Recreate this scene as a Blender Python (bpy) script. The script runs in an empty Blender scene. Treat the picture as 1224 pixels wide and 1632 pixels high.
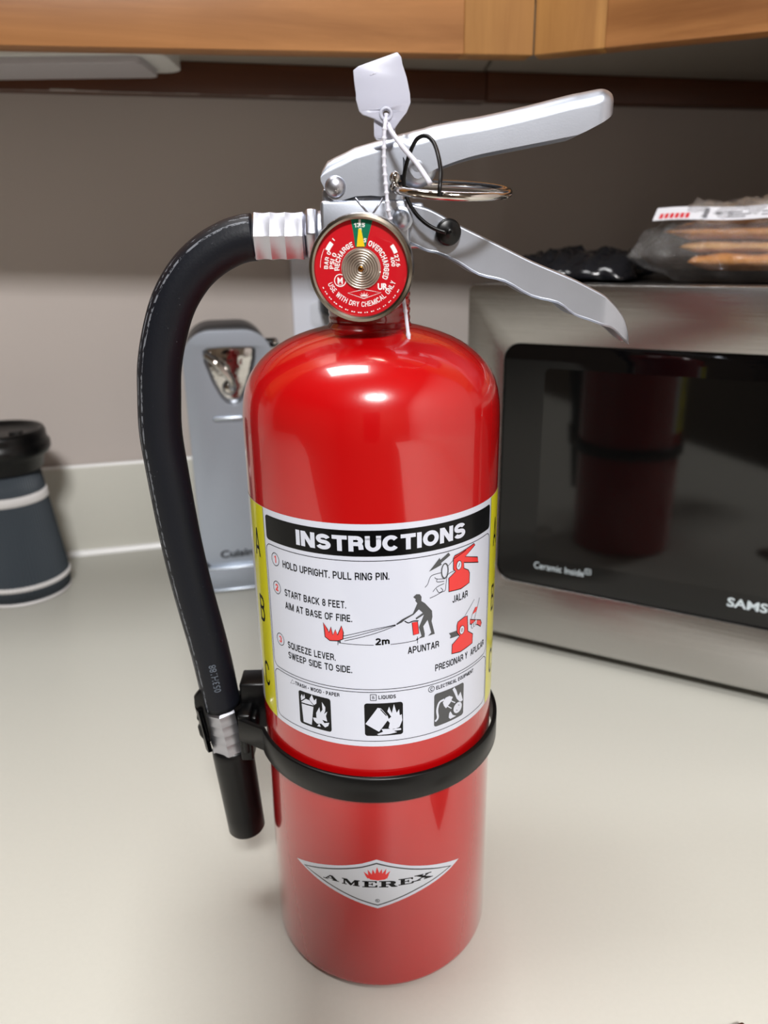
import bpy, bmesh, math, random
from mathutils import Vector, Matrix
from mathutils.geometry import tessellate_polygon
random.seed(7)
PI = math.pi
SC = bpy.context.scene
COL = SC.collection

# ------------------------------------------------------------------ camera
def setup_camera():
    pitch, yaw, roll = .3412, .0143, -.0163
    fw = Vector((math.sin(yaw) * math.cos(pitch), math.cos(yaw) * math.cos(pitch), -math.sin(pitch)))
    r = Vector((math.cos(yaw), -math.sin(yaw), 0))
    u = r.cross(fw)
    r2 = math.cos(roll) * r + math.sin(roll) * u
    u2 = -math.sin(roll) * r + math.cos(roll) * u
    cd = bpy.data.cameras.new('camera')
    cam = bpy.data.objects.new('camera', cd)
    COL.objects.link(cam)
    m = Matrix((r2, u2, -fw)).transposed().to_4x4()
    m.translation = Vector((0, -.3214, .3337))
    cam.matrix_world = m
    cd.sensor_fit = 'VERTICAL'
    cd.lens = 4.3
    cd.sensor_height = 4.3 * 1632 / 1226
    cd.sensor_width = 4.3 * 1224 / 1226
    cd.clip_start = .01
    cd.dof.use_dof = True
    cd.dof.focus_distance = .305
    cd.dof.aperture_fstop = 1.7
    SC.camera = cam
setup_camera()

SC.view_settings.view_transform = 'Standard'
SC.view_settings.look = 'None'
SC.view_settings.gamma = 1
SC.view_settings.exposure = 0.0
SC.view_settings.use_curve_mapping = False

w = bpy.data.worlds.new('world')
SC.world = w
w.use_nodes = True
w.node_tree.nodes['Background'].inputs[0].default_value = (1, 1, 1, 1)
w.node_tree.nodes['Background'].inputs[1].default_value = .15

def area_light(name, loc, sx, sy, power, color, target=None, spread=PI):
    ld = bpy.data.lights.new(name, 'AREA')
    ld.shape = 'RECTANGLE'; ld.size = sx; ld.size_y = sy
    ld.energy = power; ld.color = color; ld.spread = spread
    o = bpy.data.objects.new(name, ld)
    COL.objects.link(o)
    o.location = loc
    d = (Vector(target) - Vector(loc)) if target else Vector((0, 0, -1))
    o.rotation_euler = d.to_track_quat('-Z', 'Y').to_euler()
    return o
CEIL = 1.53
area_light('ceiling_lamp_light', (.12, -1.38, CEIL - .045), .36, .28, 61, (1.0, .99, .98))
area_light('counter_lamp_light', (-.28, .0, CEIL - .045), .50, .30, 7.0, (.97, .985, 1.0))

# ------------------------------------------------------------------ materials
def new_mat(name):
    m = bpy.data.materials.new(name); m.use_nodes = True
    return m, m.node_tree, m.node_tree.nodes['Principled BSDF']

def srgb(r, g, b):
    f = lambda c: (c / 255 / 12.92) if c / 255 <= .04045 else ((c / 255 + .055) / 1.055) ** 2.4
    return (f(r), f(g), f(b), 1)

def mat(name, col, rough=.5, metal=0, coat=0, bump=0, bscale=200, var=0, vscale=30, spec=.5, aniso=None, emit=0):
    m, nt, p = new_mat(name)
    p.inputs['Base Color'].default_value = col
    p.inputs['Roughness'].default_value = rough
    p.inputs['Metallic'].default_value = metal
    p.inputs['Coat Weight'].default_value = coat
    p.inputs['Coat Roughness'].default_value = .04
    p.inputs['Specular IOR Level'].default_value = spec
    N = nt.nodes.new; Lk = nt.links.new
    tc = N('ShaderNodeTexCoord')
    if var:
        n = N('ShaderNodeTexNoise'); n.inputs['Scale'].default_value = vscale; n.inputs['Detail'].default_value = 5
        mp = N('ShaderNodeMapping'); Lk(tc.outputs['Object'], mp.inputs[0]); Lk(mp.outputs[0], n.inputs['Vector'])
        if aniso: mp.inputs['Scale'].default_value = aniso
        mx = N('ShaderNodeMix'); mx.data_type = 'RGBA'
        mx.inputs[6].default_value = tuple(c * (1 - var) for c in col[:3]) + (1,)
        mx.inputs[7].default_value = tuple(min(1, c * (1 + var)) for c in col[:3]) + (1,)
        Lk(n.outputs['Fac'], mx.inputs[0]); Lk(mx.outputs[2], p.inputs['Base Color'])
    if bump:
        n = N('ShaderNodeTexNoise'); n.inputs['Scale'].default_value = bscale; n.inputs['Detail'].default_value = 3
        mp = N('ShaderNodeMapping'); Lk(tc.outputs['Object'], mp.inputs[0]); Lk(mp.outputs[0], n.inputs['Vector'])
        if aniso: mp.inputs['Scale'].default_value = aniso
        b = N('ShaderNodeBump'); b.inputs['Strength'].default_value = bump; b.inputs['Distance'].default_value = .0005
        Lk(n.outputs['Fac'], b.inputs['Height']); Lk(b.outputs[0], p.inputs['Normal'])
    if emit:
        p.inputs['Emission Color'].default_value = col; p.inputs['Emission Strength'].default_value = emit
    return m

def wood_mat(name, dark, light, axis, rough=.42, scale=1.0):
    """honey-coloured wood; the grain runs along the given object axis"""
    m, nt, p = new_mat(name)
    N = nt.nodes.new; Lk = nt.links.new
    tc = N('ShaderNodeTexCoord'); mp = N('ShaderNodeMapping')
    s = [34 * scale] * 3; s[axis] = 2.2 * scale
    mp.inputs['Scale'].default_value = s
    Lk(tc.outputs['Object'], mp.inputs[0])
    n = N('ShaderNodeTexNoise'); n.inputs['Scale'].default_value = 1.0; n.inputs['Detail'].default_value = 7; n.inputs['Roughness'].default_value = .65
    n.inputs['Distortion'].default_value = .6
    Lk(mp.outputs[0], n.inputs['Vector'])
    n2 = N('ShaderNodeTexNoise'); n2.inputs['Scale'].default_value = 7; n2.inputs['Detail'].default_value = 2
    Lk(tc.outputs['Object'], n2.inputs['Vector'])
    add = N('ShaderNodeMath'); add.operation = 'MULTIPLY_ADD'; add.inputs[1].default_value = .35
    Lk(n2.outputs['Fac'], add.inputs[0]); Lk(n.outputs['Fac'], add.inputs[2])
    cr = N('ShaderNodeValToRGB')
    cr.color_ramp.elements[0].position = .45; cr.color_ramp.elements[0].color = dark
    cr.color_ramp.elements[1].position = .9; cr.color_ramp.elements[1].color = light
    Lk(add.outputs[0], cr.inputs[0]); Lk(cr.outputs[0], p.inputs['Base Color'])
    p.inputs['Roughness'].default_value = rough
    b = N('ShaderNodeBump'); b.inputs['Strength'].default_value = .15; b.inputs['Distance'].default_value = .0004
    Lk(n.outputs['Fac'], b.inputs['Height']); Lk(b.outputs[0], p.inputs['Normal'])
    return m

def clear_mat(name, tint=(1, 1, 1, 1), rough=.03, mix=.0, ior=1.5, body=0.0, bump=0):
    """thin clear plastic or glass: transparent with a fresnel gloss, optionally a little milky"""
    m, nt, p = new_mat(name)
    N = nt.nodes.new; Lk = nt.links.new
    nt.nodes.remove(p)
    out = nt.nodes['Material Output']
    tr = N('ShaderNodeBsdfTransparent'); tr.inputs[0].default_value = tint
    gl = N('ShaderNodeBsdfGlossy'); gl.inputs['Roughness'].default_value = rough
    ge = N('ShaderNodeNewGeometry'); dt = N('ShaderNodeVectorMath'); dt.operation = 'DOT_PRODUCT'
    Lk(ge.outputs['Incoming'], dt.inputs[0]); Lk(ge.outputs['Normal'], dt.inputs[1])
    ab = N('ShaderNodeMath'); ab.operation = 'ABSOLUTE'; Lk(dt.outputs['Value'], ab.inputs[0])
    om = N('ShaderNodeMath'); om.operation = 'SUBTRACT'; om.inputs[0].default_value = 1; Lk(ab.outputs[0], om.inputs[1])
    pw = N('ShaderNodeMath'); pw.operation = 'POWER'; pw.inputs[1].default_value = 5; Lk(om.outputs[0], pw.inputs[0])
    fr = N('ShaderNodeMath'); fr.operation = 'MULTIPLY_ADD'; f0 = ((ior - 1) / (ior + 1)) ** 2
    fr.inputs[1].default_value = 1 - f0; fr.inputs[2].default_value = f0; Lk(pw.outputs[0], fr.inputs[0])
    mx = N('ShaderNodeMixShader')
    Lk(tr.outputs[0], mx.inputs[1]); Lk(gl.outputs[0], mx.inputs[2])
    ad = N('ShaderNodeMath'); ad.operation = 'ADD'; ad.inputs[1].default_value = mix; ad.use_clamp = True
    Lk(fr.outputs[0], ad.inputs[0]); Lk(ad.outputs[0], mx.inputs[0])
    last = mx
    if bump:
        n = N('ShaderNodeTexNoise'); n.inputs['Scale'].default_value = 60; n.inputs['Detail'].default_value = 2
        b = N('ShaderNodeBump'); b.inputs['Strength'].default_value = bump; b.inputs['Distance'].default_value = .003
        Lk(n.outputs['Fac'], b.inputs['Height']); Lk(b.outputs[0], gl.inputs['Normal']); Lk(b.outputs[0], dt.inputs[1])
    if body:
        df = N('ShaderNodeBsdfDiffuse'); df.inputs[0].default_value = (.8, .8, .8, 1)
        m2 = N('ShaderNodeMixShader'); m2.inputs[0].default_value = body
        Lk(last.outputs[0], m2.inputs[1]); Lk(df.outputs[0], m2.inputs[2]); last = m2
    Lk(last.outputs[0], out.inputs[0])
    return m

RED = mat('extinguisher_red_paint', srgb(178, 5, 9), .22, coat=1.0, bump=.05, bscale=260)
RED_DARK = mat('neck_red_paint', srgb(160, 6, 10), .18, coat=1)
ALU = mat('tumbled_aluminium', srgb(192, 198, 210), .40, metal=1, bump=.03, bscale=1500, var=.06, vscale=60)
ALU_B = mat('bright_crimped_aluminium', srgb(188, 189, 198), .36, metal=1, bump=.08, bscale=500)
STEEL = mat('chromed_steel', srgb(205, 200, 195), .09, metal=1)
RIM = mat('gauge_rim_steel', srgb(150, 140, 128), .22, metal=1)
BLACK = mat('black_plastic', srgb(5, 5, 6), .34, spec=.33, bump=.05, bscale=500)
BLACK_M = mat('matte_black_plastic', srgb(7, 7, 8), .5)
WHITE_P = mat('white_nylon', srgb(214, 214, 226), .35)
INK = mat('black_ink', srgb(5, 6, 9), .25, spec=.22)
INK_G = mat('grey_ink', srgb(62, 64, 68), .3, coat=.4)
PAPER = mat('white_label_vinyl', srgb(206, 210, 224), .28, coat=.6)
YEL = mat('yellow_label_ink', srgb(216, 210, 12), .28, coat=.6)
LRED = mat('red_label_ink', srgb(222, 38, 38), .3, coat=.5)
MAT_LIST = [PAPER, INK, LRED, YEL, INK_G]

# ------------------------------------------------------------------ object helpers
def mesh_obj(name, bm, mats, parent=None, smooth=True, flat_angle=None, bevel=0, bseg=2):
    me = bpy.data.meshes.new(name)
    bmesh.ops.recalc_face_normals(bm, faces=bm.faces)
    bm.to_mesh(me); bm.free()
    for m in (mats if isinstance(mats, (list, tuple)) else [mats]): me.materials.append(m)
    o = bpy.data.objects.new(name, me); COL.objects.link(o)
    if parent: o.parent = parent
    if smooth:
        me.shade_smooth()
        if flat_angle is not None: me.set_sharp_from_angle(angle=math.radians(flat_angle))
    if bevel:
        b = o.modifiers.new('bevel', 'BEVEL'); b.width = bevel; b.segments = bseg; b.limit_method = 'ANGLE'; b.angle_limit = math.radians(38)
        me.shade_smooth()
        b.harden_normals = False
    return o

def thing(name, label, cat, loc=(0, 0, 0), rz=0, group=None):
    o = bpy.data.objects.new(name, None); COL.objects.link(o)
    o.empty_display_size = .02
    o.location = loc; o.rotation_euler = (0, 0, rz)
    return tag(o, label, cat, group)

def tag(o, label, cat, group=None):
    o['label'] = label; o['category'] = cat
    if group: o['group'] = group
    return o

def part_label(o, s): o['label'] = s; return o
def struct(o): o['kind'] = 'structure'; return o

def box(bm, x0, x1, y0, y1, z0, z1, M=None, mi=0):
    v = [bm.verts.new(Vector(c) if M is None else M @ Vector(c)) for c in
         ((x0, y0, z0), (x1, y0, z0), (x1, y1, z0), (x0, y1, z0), (x0, y0, z1), (x1, y0, z1), (x1, y1, z1), (x0, y1, z1))]
    for f in ((0, 3, 2, 1), (4, 5, 6, 7), (0, 1, 5, 4), (1, 2, 6, 5), (2, 3, 7, 6), (3, 0, 4, 7)):
        bm.faces.new([v[i] for i in f]).material_index = mi
    return v

def lathe(bm, prof, seg=64, M=None, a0=0, a1=2 * PI, rf=None, mi=None, cap=False):
    """prof: list of (r, z); rf(a, r, z) -> radius"""
    full = abs(a1 - a0 - 2 * PI) < 1e-6
    n = seg if full else seg + 1
    rings = []
    for (r, z) in prof:
        ring = []
        for i in range(n):
            a = a0 + (a1 - a0) * i / seg
            rr = rf(a, r, z) if rf else r
            v = Vector((rr * math.cos(a), rr * math.sin(a), z))
            ring.append(bm.verts.new(v if M is None else M @ v))
        rings.append(ring)
    for k in range(len(rings) - 1):
        for i in range(seg):
            j = (i + 1) % n
            f = bm.faces.new((rings[k][i], rings[k][j], rings[k + 1][j], rings[k + 1][i]))
            if mi: f.material_index = mi[k]
    if cap:
        for ring, flip in ((rings[0], True), (rings[-1], False)):
            f = bm.faces.new(ring[::-1] if flip else ring)
            if mi: f.material_index = mi[0 if flip else -1]
    return rings

def axis_matrix(p, d, up=Vector((0, 0, 1))):
    """frame whose z axis is d, at p"""
    d = Vector(d).normalized()
    q = d.to_track_quat('Z', 'Y')
    return Matrix.Translation(Vector(p)) @ q.to_matrix().to_4x4()

def catmull(pts, per=6):
    pts = [Vector(p) for p in pts]; out = []
    P = [2 * pts[0] - pts[1]] + pts + [2 * pts[-1] - pts[-2]]
    for i in range(1, len(P) - 2):
        for k in range(per):
            t = k / per; a, b, c, d = P[i - 1], P[i], P[i + 1], P[i + 2]
            out.append(.5 * ((2 * b) + (c - a) * t + (2 * a - 5 * b + 4 * c - d) * t * t + (3 * b - a - 3 * c + d) * t ** 3))
    out.append(pts[-1]); return out

def tube(bm, pts, r, seg=16, cap=True, closed=False, uv=None):
    """swept tube; r is a number or a function of (fraction, length in m)"""
    n = len(pts); L = [0]
    for i in range(1, n): L.append(L[-1] + (pts[i] - pts[i - 1]).length)
    rings = []; T0 = None; nrm = None
    for i in range(n):
        a = pts[(i - 1) % n] if (closed or i > 0) else pts[i]
        b = pts[(i + 1) % n] if (closed or i < n - 1) else pts[i]
        T = (b - a).normalized()
        if nrm is None:
            ref = Vector((0, -1, 0)) if abs(T.y) < .9 else Vector((1, 0, 0))
            nrm = (ref - T * ref.dot(T)).normalized()
        else:
            nrm = (nrm - T * nrm.dot(T)).normalized()
        bi = T.cross(nrm)
        rr = r(L[i] / max(L[-1], 1e-9), L[i]) if callable(r) else r
        rings.append([bm.verts.new(pts[i] + rr * (math.cos(2 * PI * k / seg) * nrm + math.sin(2 * PI * k / seg) * bi)) for k in range(seg)])
    m = n if closed else n - 1
    uvl = bm.loops.layers.uv.verify() if uv else None
    for i in range(m):
        A, B = rings[i], rings[(i + 1) % n]
        for k in range(seg):
            f = bm.faces.new((A[k], A[(k + 1) % seg], B[(k + 1) % seg], B[k]))
            if uv:
                for lp, (uu, vv) in zip(f.loops, ((k / seg, L[i]), ((k + 1) / seg, L[i]), ((k + 1) / seg, L[(i + 1) % n]), (k / seg, L[(i + 1) % n]))):
                    lp[uvl].uv = (uu, vv)
    if cap and not closed:
        bm.faces.new(rings[0][::-1]); bm.faces.new(rings[-1])

def prism(bm, loops, h, M=None, mi=0):
    """extrude a 2-D outline (first loop) with holes (other loops) from z=0 to z=h"""
    M = M or Matrix()
    tri = tessellate_polygon([[Vector((x, y, 0)) for x, y in lp] for lp in loops])
    flat = [p for lp in loops for p in lp]
    lo = [bm.verts.new(M @ Vector((x, y, 0))) for x, y in flat]
    hi = [bm.verts.new(M @ Vector((x, y, h))) for x, y in flat]
    for t in tri:
        bm.faces.new([lo[i] for i in t]).material_index = mi; bm.faces.new([hi[i] for i in t[::-1]]).material_index = mi
    k = 0
    for lp in loops:
        n = len(lp)
        for i in range(n):
            a, b = k + i, k + (i + 1) % n
            bm.faces.new((lo[a], lo[b], hi[b], hi[a])).material_index = mi
        k += n

def rrect(x0, x1, y0, y1, r, n=6):
    out = []
    for cx, cy, a in ((x1 - r, y0 + r, -PI / 2), (x1 - r, y1 - r, 0), (x0 + r, y1 - r, PI / 2), (x0 + r, y0 + r, PI)):
        for k in range(n + 1):
            out.append((cx + r * math.cos(a + PI / 2 * k / n), cy + r * math.sin(a + PI / 2 * k / n)))
    return out

# ------------------------------------------------------------------ flat print laid on a surface
_txt = {}
def text_mesh(s, bold=0.0, shear=0, space=1.0):
    key = (s, bold, shear, space)
    if key in _txt: return _txt[key]
    cu = bpy.data.curves.new('lettering', 'FONT')
    cu.body = s; cu.size = 1; cu.offset = bold; cu.resolution_u = 3; cu.shear = shear; cu.space_character = space
    cu.dimensions = '2D'; cu.fill_mode = 'FRONT'
    o = bpy.data.objects.new('lettering', cu)
    me = o.to_mesh()
    vs = [(v.co.x, v.co.y) for v in me.vertices]; fs = [tuple(p.vertices) for p in me.polygons]
    o.to_mesh_clear(); bpy.data.objects.remove(o); bpy.data.curves.remove(cu)
    _txt[key] = (vs, fs)
    return _txt[key]

def _arc(cx, cy, rx, ry, a0, a1, n=8):
    return [(cx + rx * math.cos(math.radians(a0 + (a1 - a0) * k / n)), cy + ry * math.sin(math.radians(a0 + (a1 - a0) * k / n))) for k in range(n + 1)]
_OV = _arc(.5, .72, .5, .28, 0, 180) + _arc(.5, .28, .5, .28, 180, 360) + [(1, .73)]
_S = _arc(.5, .745, .5, .255, 20, 180, 10) + _arc(.5, .745, .5, .245, 180, 262, 5)[1:] + _arc(.5, .255, .5, .245, 82, 0, 5) + _arc(.5, .255, .5, .255, 0, -160, 10)[1:]
# glyph: width (of cap height), list of centre lines; a leading '|' marks square ends
GLYPH = {
 'A': (.56, [[(0, 0), (.5, 1)], [(.5, 1), (1, 0)], ['|', (.2, .28), (.8, .28)]]),
 'B': (.52, [['|', (0, 0), (0, 1)], [(0, 1), (.55, 1)] + _arc(.55, .77, .42, .23, 90, -90) + [(0, .54)], [(0, .54), (.55, .54)] + _arc(.55, .27, .45, .27, 90, -90) + [(0, 0)]]),
 'C': (.52, [_arc(.5, .72, .5, .28, 5, 180) + _arc(.5, .28, .5, .28, 180, 355)]),
 'D': (.53, [['|', (0, 0), (0, 1)], [(0, 1), (.45, 1)] + _arc(.45, .7, .55, .3, 90, 0) + _arc(.45, .3, .55, .3, 0, -90) + [(0, 0)]]),
 'E': (.46, [['|', (0, 0), (0, 1)], ['|', (0, 1), (.9, 1)], ['|', (0, .52), (.8, .52)], ['|', (0, 0), (.95, 0)]]),
 'F': (.44, [['|', (0, 0), (0, 1)], ['|', (0, 1), (.95, 1)], ['|', (0, .5), (.8, .5)]]),
 'G': (.54, [_arc(.5, .72, .5, .28, 5, 180) + _arc(.5, .28, .5, .28, 180, 330) + [(1, .46)], ['|', (.6, .46), (1, .46)]]),
 'H': (.54, [['|', (0, 0), (0, 1)], ['|', (1, 0), (1, 1)], [(0, .52), (1, .52)]]),
 'I': (.0, [['|', (0, 0), (0, 1)]]),
 'J': (.40, [['|', (1, 1), (1, .98)], [(1, 1), (1, .3)] + _arc(.5, .28, .5, .28, 0, -175)]),
 'K': (.54, [['|', (0, 0), (0, 1)], [(0, .36), (1, 1)], [(.3, .55), (1, 0)]]),
 'L': (.44, [['|', (0, 0), (0, 1)], ['|', (0, 0), (.95, 0)]]),
 'M': (.70, [['|', (0, 0), (0, 1)], ['|', (1, 0), (1, 1)], [(0, 1), (.5, 0)], [(.5, 0), (1, 1)]]),
 'N': (.56, [['|', (0, 0), (0, 1)], ['|', (1, 0), (1, 1)], [(0, 1), (1, 0)]]),
 'O': (.56, [_OV]),
 'P': (.50, [['|', (0, 0), (0, 1)], [(0, 1), (.55, 1)] + _arc(.55, .72, .45, .28, 90, -90) + [(0, .44)]]),
 'Q': (.56, [_OV, [(.6, .25), (1, 0)]]),
 'R': (.52, [['|', (0, 0), (0, 1)], [(0, 1), (.55, 1)] + _arc(.55, .74, .42, .26, 90, -90) + [(0, .48)], [(.5, .48)] + _arc(.6, .3, .36, .18, 90, 0, 4) + [(1, 0)]]),
 'S': (.50, [_S]),
 'T': (.50, [['|', (0, 1), (1, 1)], ['|', (.5, 0), (.5, 1)]]),
 'U': (.54, [['|', (0, .98), (0, 1)], [(0, 1), (0, .3)] + _arc(.5, .28, .5, .28, 180, 360) + [(1, 1)], ['|', (1, .98), (1, 1)]]),
 'V': (.54, [[(0, 1), (.5, 0)], [(.5, 0), (1, 1)]]),
 'W': (.80, [[(0, 1), (.26, 0)], [(.26, 0), (.5, 1)], [(.5, 1), (.74, 0)], [(.74, 0), (1, 1)]]),
 'X': (.52, [[(0, 0), (1, 1)], [(0, 1), (1, 0)]]),
 'Z': (.48, [['|', (0, 1), (1, 1)], ['|', (0, 0), (1, 0)], [(0, 0), (1, 1)]]),
 'Y': (.52, [[(0, 1), (.5, .42)], [(1, 1), (.5, .42)], ['|', (.5, 0), (.5, .44)]]),
 '0': (.46, [_OV]), '1': (.22, [['|', (1, 0), (1, 1)], [(1, 1), (.0, .74)]]),
 '2': (.46, [_arc(.5, .72, .5, .28, 170, -20) + [(0, 0)], ['|', (0, 0), (1, 0)]]),
 '3': (.46, [_arc(.5, .75, .46, .25, 165, -80), _arc(.5, .27, .5, .27, 80, -165)]),
 '4': (.46, [['|', (.75, 0), (.75, 1)], [(.75, 1), (0, .3)], ['|', (0, .28), (1, .28)]]),
 '5': (.46, [['|', (.1, 1), (.95, 1)], [(.1, 1), (.05, .52)], [(.05, .52)] + _arc(.5, .32, .5, .32, 130, -165)]),
 '6': (.46, [_arc(.5, .3, .5, .3, 0, 360, 14), _arc(.62, .4, .62, .6, 180, 80)]),
 '7': (.46, [['|', (0, 1), (1, 1)], [(1, 1), (.3, 0)]]),
 '8': (.46, [_arc(.5, .76, .44, .24, 0, 360, 14), _arc(.5, .27, .5, .27, 0, 360, 14)]),
 'm': (.74, [['|', (0, 0), (0, .7)], [(0, .45)] + _arc(.25, .48, .25, .24, 180, 0) + [(.5, 0)], [(.5, .45)] + _arc(.75, .48, .25, .24, 180, 0) + [(1, 0)]]),
 '.': (.0, [['|', (0, 0), (0, .005)]]), '*': (.12, [_arc(.5, .45, .5, .07, 0, 360, 8)]), '-': (.3, [['|', (0, .45), (1, .45)]]),
}
WIDE = dict(GLYPH)                               # heavier, rounder forms for the headline
WIDE['O'] = (.66, [_arc(.5, .5, .5, .5, 0, 365, 28)]); WIDE['C'] = (.60, [_arc(.5, .5, .52, .5, 38, 322, 24)])
WIDE['U'] = (.56, [['|', (0, .98), (0, 1)], [(0, 1), (0, .4)] + _arc(.5, .4, .5, .4, 180, 360, 14) + [(1, 1)], ['|', (1, .98), (1, 1)]])
WIDE['S'] = (.56, [_arc(.5, .76, .48, .24, 15, 180, 10) + _arc(.5, .74, .48, .24, 180, 255, 5)[1:] + _arc(.5, .26, .5, .24, 75, 0, 5) + _arc(.5, .24, .5, .24, 0, -165, 10)[1:]])
WIDE['N'] = (.58, GLYPH['N'][1]); WIDE['T'] = (.54, GLYPH['T'][1])
def glyph_layout(s, t, gap):
    """advance positions of a line of stroke lettering, cap height 1, stroke width t"""
    x, out = 0, []
    for ch in s:
        if ch == ' ': x += .30 + gap; continue
        w_ = (WIDE if t > .22 else GLYPH)[ch][0]; w_ = w_ + (t if w_ else 0) * 0
        out.append((ch, x, max(w_, 0))); x += w_ + t + gap
    return out, x - gap

class Print:
    """collects 2-D shapes (mm) and lays them as one thin mesh on a surface"""
    def __init__(self, fmap, step=2.0, unit=.001):
        self.bm = bmesh.new(); self.fmap = fmap; self.step = step; self.unit = unit
    def _faces(self, vs, fs, mi, lay):
        bv = [self.bm.verts.new((x, y, lay)) for x, y in vs]
        for f in fs:
            try: self.bm.faces.new([bv[i] for i in f]).material_index = mi
            except ValueError: pass
    def poly(self, pts, mi, lay=1, holes=()):
        loops = [list(pts)] + [list(h) for h in holes]
        tri = tessellate_polygon([[Vector((x, y, 0)) for x, y in lp] for lp in loops])
        self._faces([p for lp in loops for p in lp], tri, mi, lay)
    def stroke(self, pts, wd, mi, lay=1, closed=False):
        n = len(pts); P = [Vector(p) for p in pts]; a, b = [], []
        for i in range(n):
            p0 = P[i - 1] if (i or closed) else P[i]; p1 = P[(i + 1) % n] if (i < n - 1 or closed) else P[i]
            t = (p1 - p0)
            if t.length < 1e-9: t = Vector((1, 0))
            t.normalize(); nn = Vector((-t.y, t.x)) * wd / 2
            a.append(P[i] + nn); b.append(P[i] - nn)
        m = n if closed else n - 1
        self._faces([tuple(v) for v in a + b], [(i, (i + 1) % n, n + (i + 1) % n, n + i) for i in range(m)], mi, lay)
    def smooth(self, pts, wd, mi, lay=1):
        c = catmull([Vector((p[0], p[1], 0)) for p in pts], 4)
        self.stroke([(v.x, v.y) for v in c], wd, mi, lay)
    def ell(self, c, rx, ry, mi, lay=1, wd=0, n=24):
        pts = [(c[0] + rx * math.cos(2 * PI * k / n), c[1] + ry * math.sin(2 * PI * k / n)) for k in range(n)]
        if wd: self.stroke(pts, wd, mi, lay, True)
        else: self.poly(pts, mi, lay)
    def text(self, s, p0, p1, h, mi, lay=2, bold=0.0, space=1.0):
        vs, fs = text_mesh(s, bold, 0, space)
        hv, _ = text_mesh('H', bold)
        H = max(y for x, y in hv)
        x0 = min(x for x, y in vs); x1 = max(x for x, y in vs)
        a, b = Vector(p0), Vector(p1)
        e = (b - a) / (x1 - x0); dirn = (b - a).normalized(); up = Vector((-dirn.y, dirn.x)) * h / H
        self._faces([tuple(a + e * (x - x0) + up * y) for x, y in vs], fs, mi, lay)
    def sign(self, s, p0, p1, h, mi, lay=2, t=.14, gap=.10, fmap=None):
        """condensed grotesque lettering built from strokes, fitted between p0 and p1"""
        lay_, W = glyph_layout(s, t, gap)
        a, b = Vector(p0), Vector(p1)
        if fmap is None:
            ex = (b - a) / W; dirn = (b - a).normalized(); up = Vector((-dirn.y, dirn.x)) * h
            fmap = lambda x, y: tuple(a + ex * x + up * y)
        for ch, x0, w_ in lay_:
            for path in (WIDE if t > .22 else GLYPH)[ch][1]:
                cap = path[0] == '|'; pts = path[1:] if cap else path
                P = []
                for X, Y in pts: P.append(Vector((x0 + t / 2 + X * w_, t / 2 + Y * (1 - t) if (cap or len(pts) > 2) else Y * 1.0)))
                if ch == '.': P = [Vector((x0 + t / 2, t * .5)), Vector((x0 + t / 2, t * .55))]
                if cap:
                    d = (P[1] - P[0]).normalized() * t / 2; P[0] = P[0] - d; P[-1] = P[-1] + d
                n = len(P); A_, B_ = [], []
                for i in range(n):
                    q0 = P[max(i - 1, 0)]; q1 = P[min(i + 1, n - 1)]
                    d = (q1 - q0)
                    if d.length < 1e-9: d = Vector((1, 0))
                    d.normalize(); nn = Vector((-d.y, d.x)) * t / 2
                    if not cap and n == 2 and abs(d.y) > .25: # keep slanted strokes inside the cap height
                        k = t / 2 / max(abs(d.y), .3); A_.append(P[i] + Vector((-k, 0))); B_.append(P[i] + Vector((k, 0)))
                    else:
                        A_.append(P[i] + nn); B_.append(P[i] - nn)
                self._faces([fmap(v.x, v.y) for v in A_ + B_], [(i, i + 1, n + i + 1, n + i) for i in range(n - 1)], mi, lay)
    def arc_sign(self, s, r, a0, a1, h, mi, lay=2, t=.16, gap=.12, inward=False):
        _, W = glyph_layout(s, t, gap)
        def f(x, y):
            a = math.radians(a0 + (a1 - a0) * x / W); rr = r + (-1 if inward else 1) * y * h
            return (rr * math.cos(a), rr * math.sin(a))
        self.sign(s, (0, 0), (1, 0), h, mi, lay, t, gap, fmap=f)
    def arc_text(self, s, r, a0, a1, h, mi, lay=2, bold=0.0, inward=False):
        """text along an arc; a0 -> a1 in degrees, tops outward (or inward)"""
        vs, fs = text_mesh(s, bold)
        H = max(y for x, y in text_mesh('H', bold)[0])
        x0 = min(x for x, y in vs); x1 = max(x for x, y in vs); o = []
        for x, y in vs:
            a = math.radians(a0 + (a1 - a0) * (x - x0) / (x1 - x0)); rr = r + (-1 if inward else 1) * y * h / H
            o.append((rr * math.cos(a), rr * math.sin(a)))
        self._faces(o, fs, mi, lay)
    def build(self, name, parent, mats=None):
        bm = self.bm
        if self.step:
            xs = [v.co.x for v in bm.verts]
            k = math.floor(min(xs) / self.step) + 1
            while k * self.step < max(xs):
                bmesh.ops.bisect_plane(bm, geom=bm.verts[:] + bm.edges[:] + bm.faces[:], plane_co=(k * self.step, 0, 0), plane_no=(1, 0, 0), dist=1e-6)
                k += 1
        for v in bm.verts: v.co = self.fmap(v.co.x, v.co.y, v.co.z)
        me = bpy.data.meshes.new(name); bm.to_mesh(me); bm.free()
        for m in (mats or MAT_LIST): me.materials.append(m)
        used = sorted({p.material_index for p in me.polygons})
        if len(used) < len(me.materials):
            ms = [me.materials[i] for i in used]; idx = {u: i for i, u in enumerate(used)}
            ids = [idx[p.material_index] for p in me.polygons]
            me.materials.clear()
            for m in ms: me.materials.append(m)
            for p, i in zip(me.polygons, ids): p.material_index = i
        o = bpy.data.objects.new(name, me); COL.objects.link(o); o.parent = parent
        me.shade_smooth()
        return o
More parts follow.
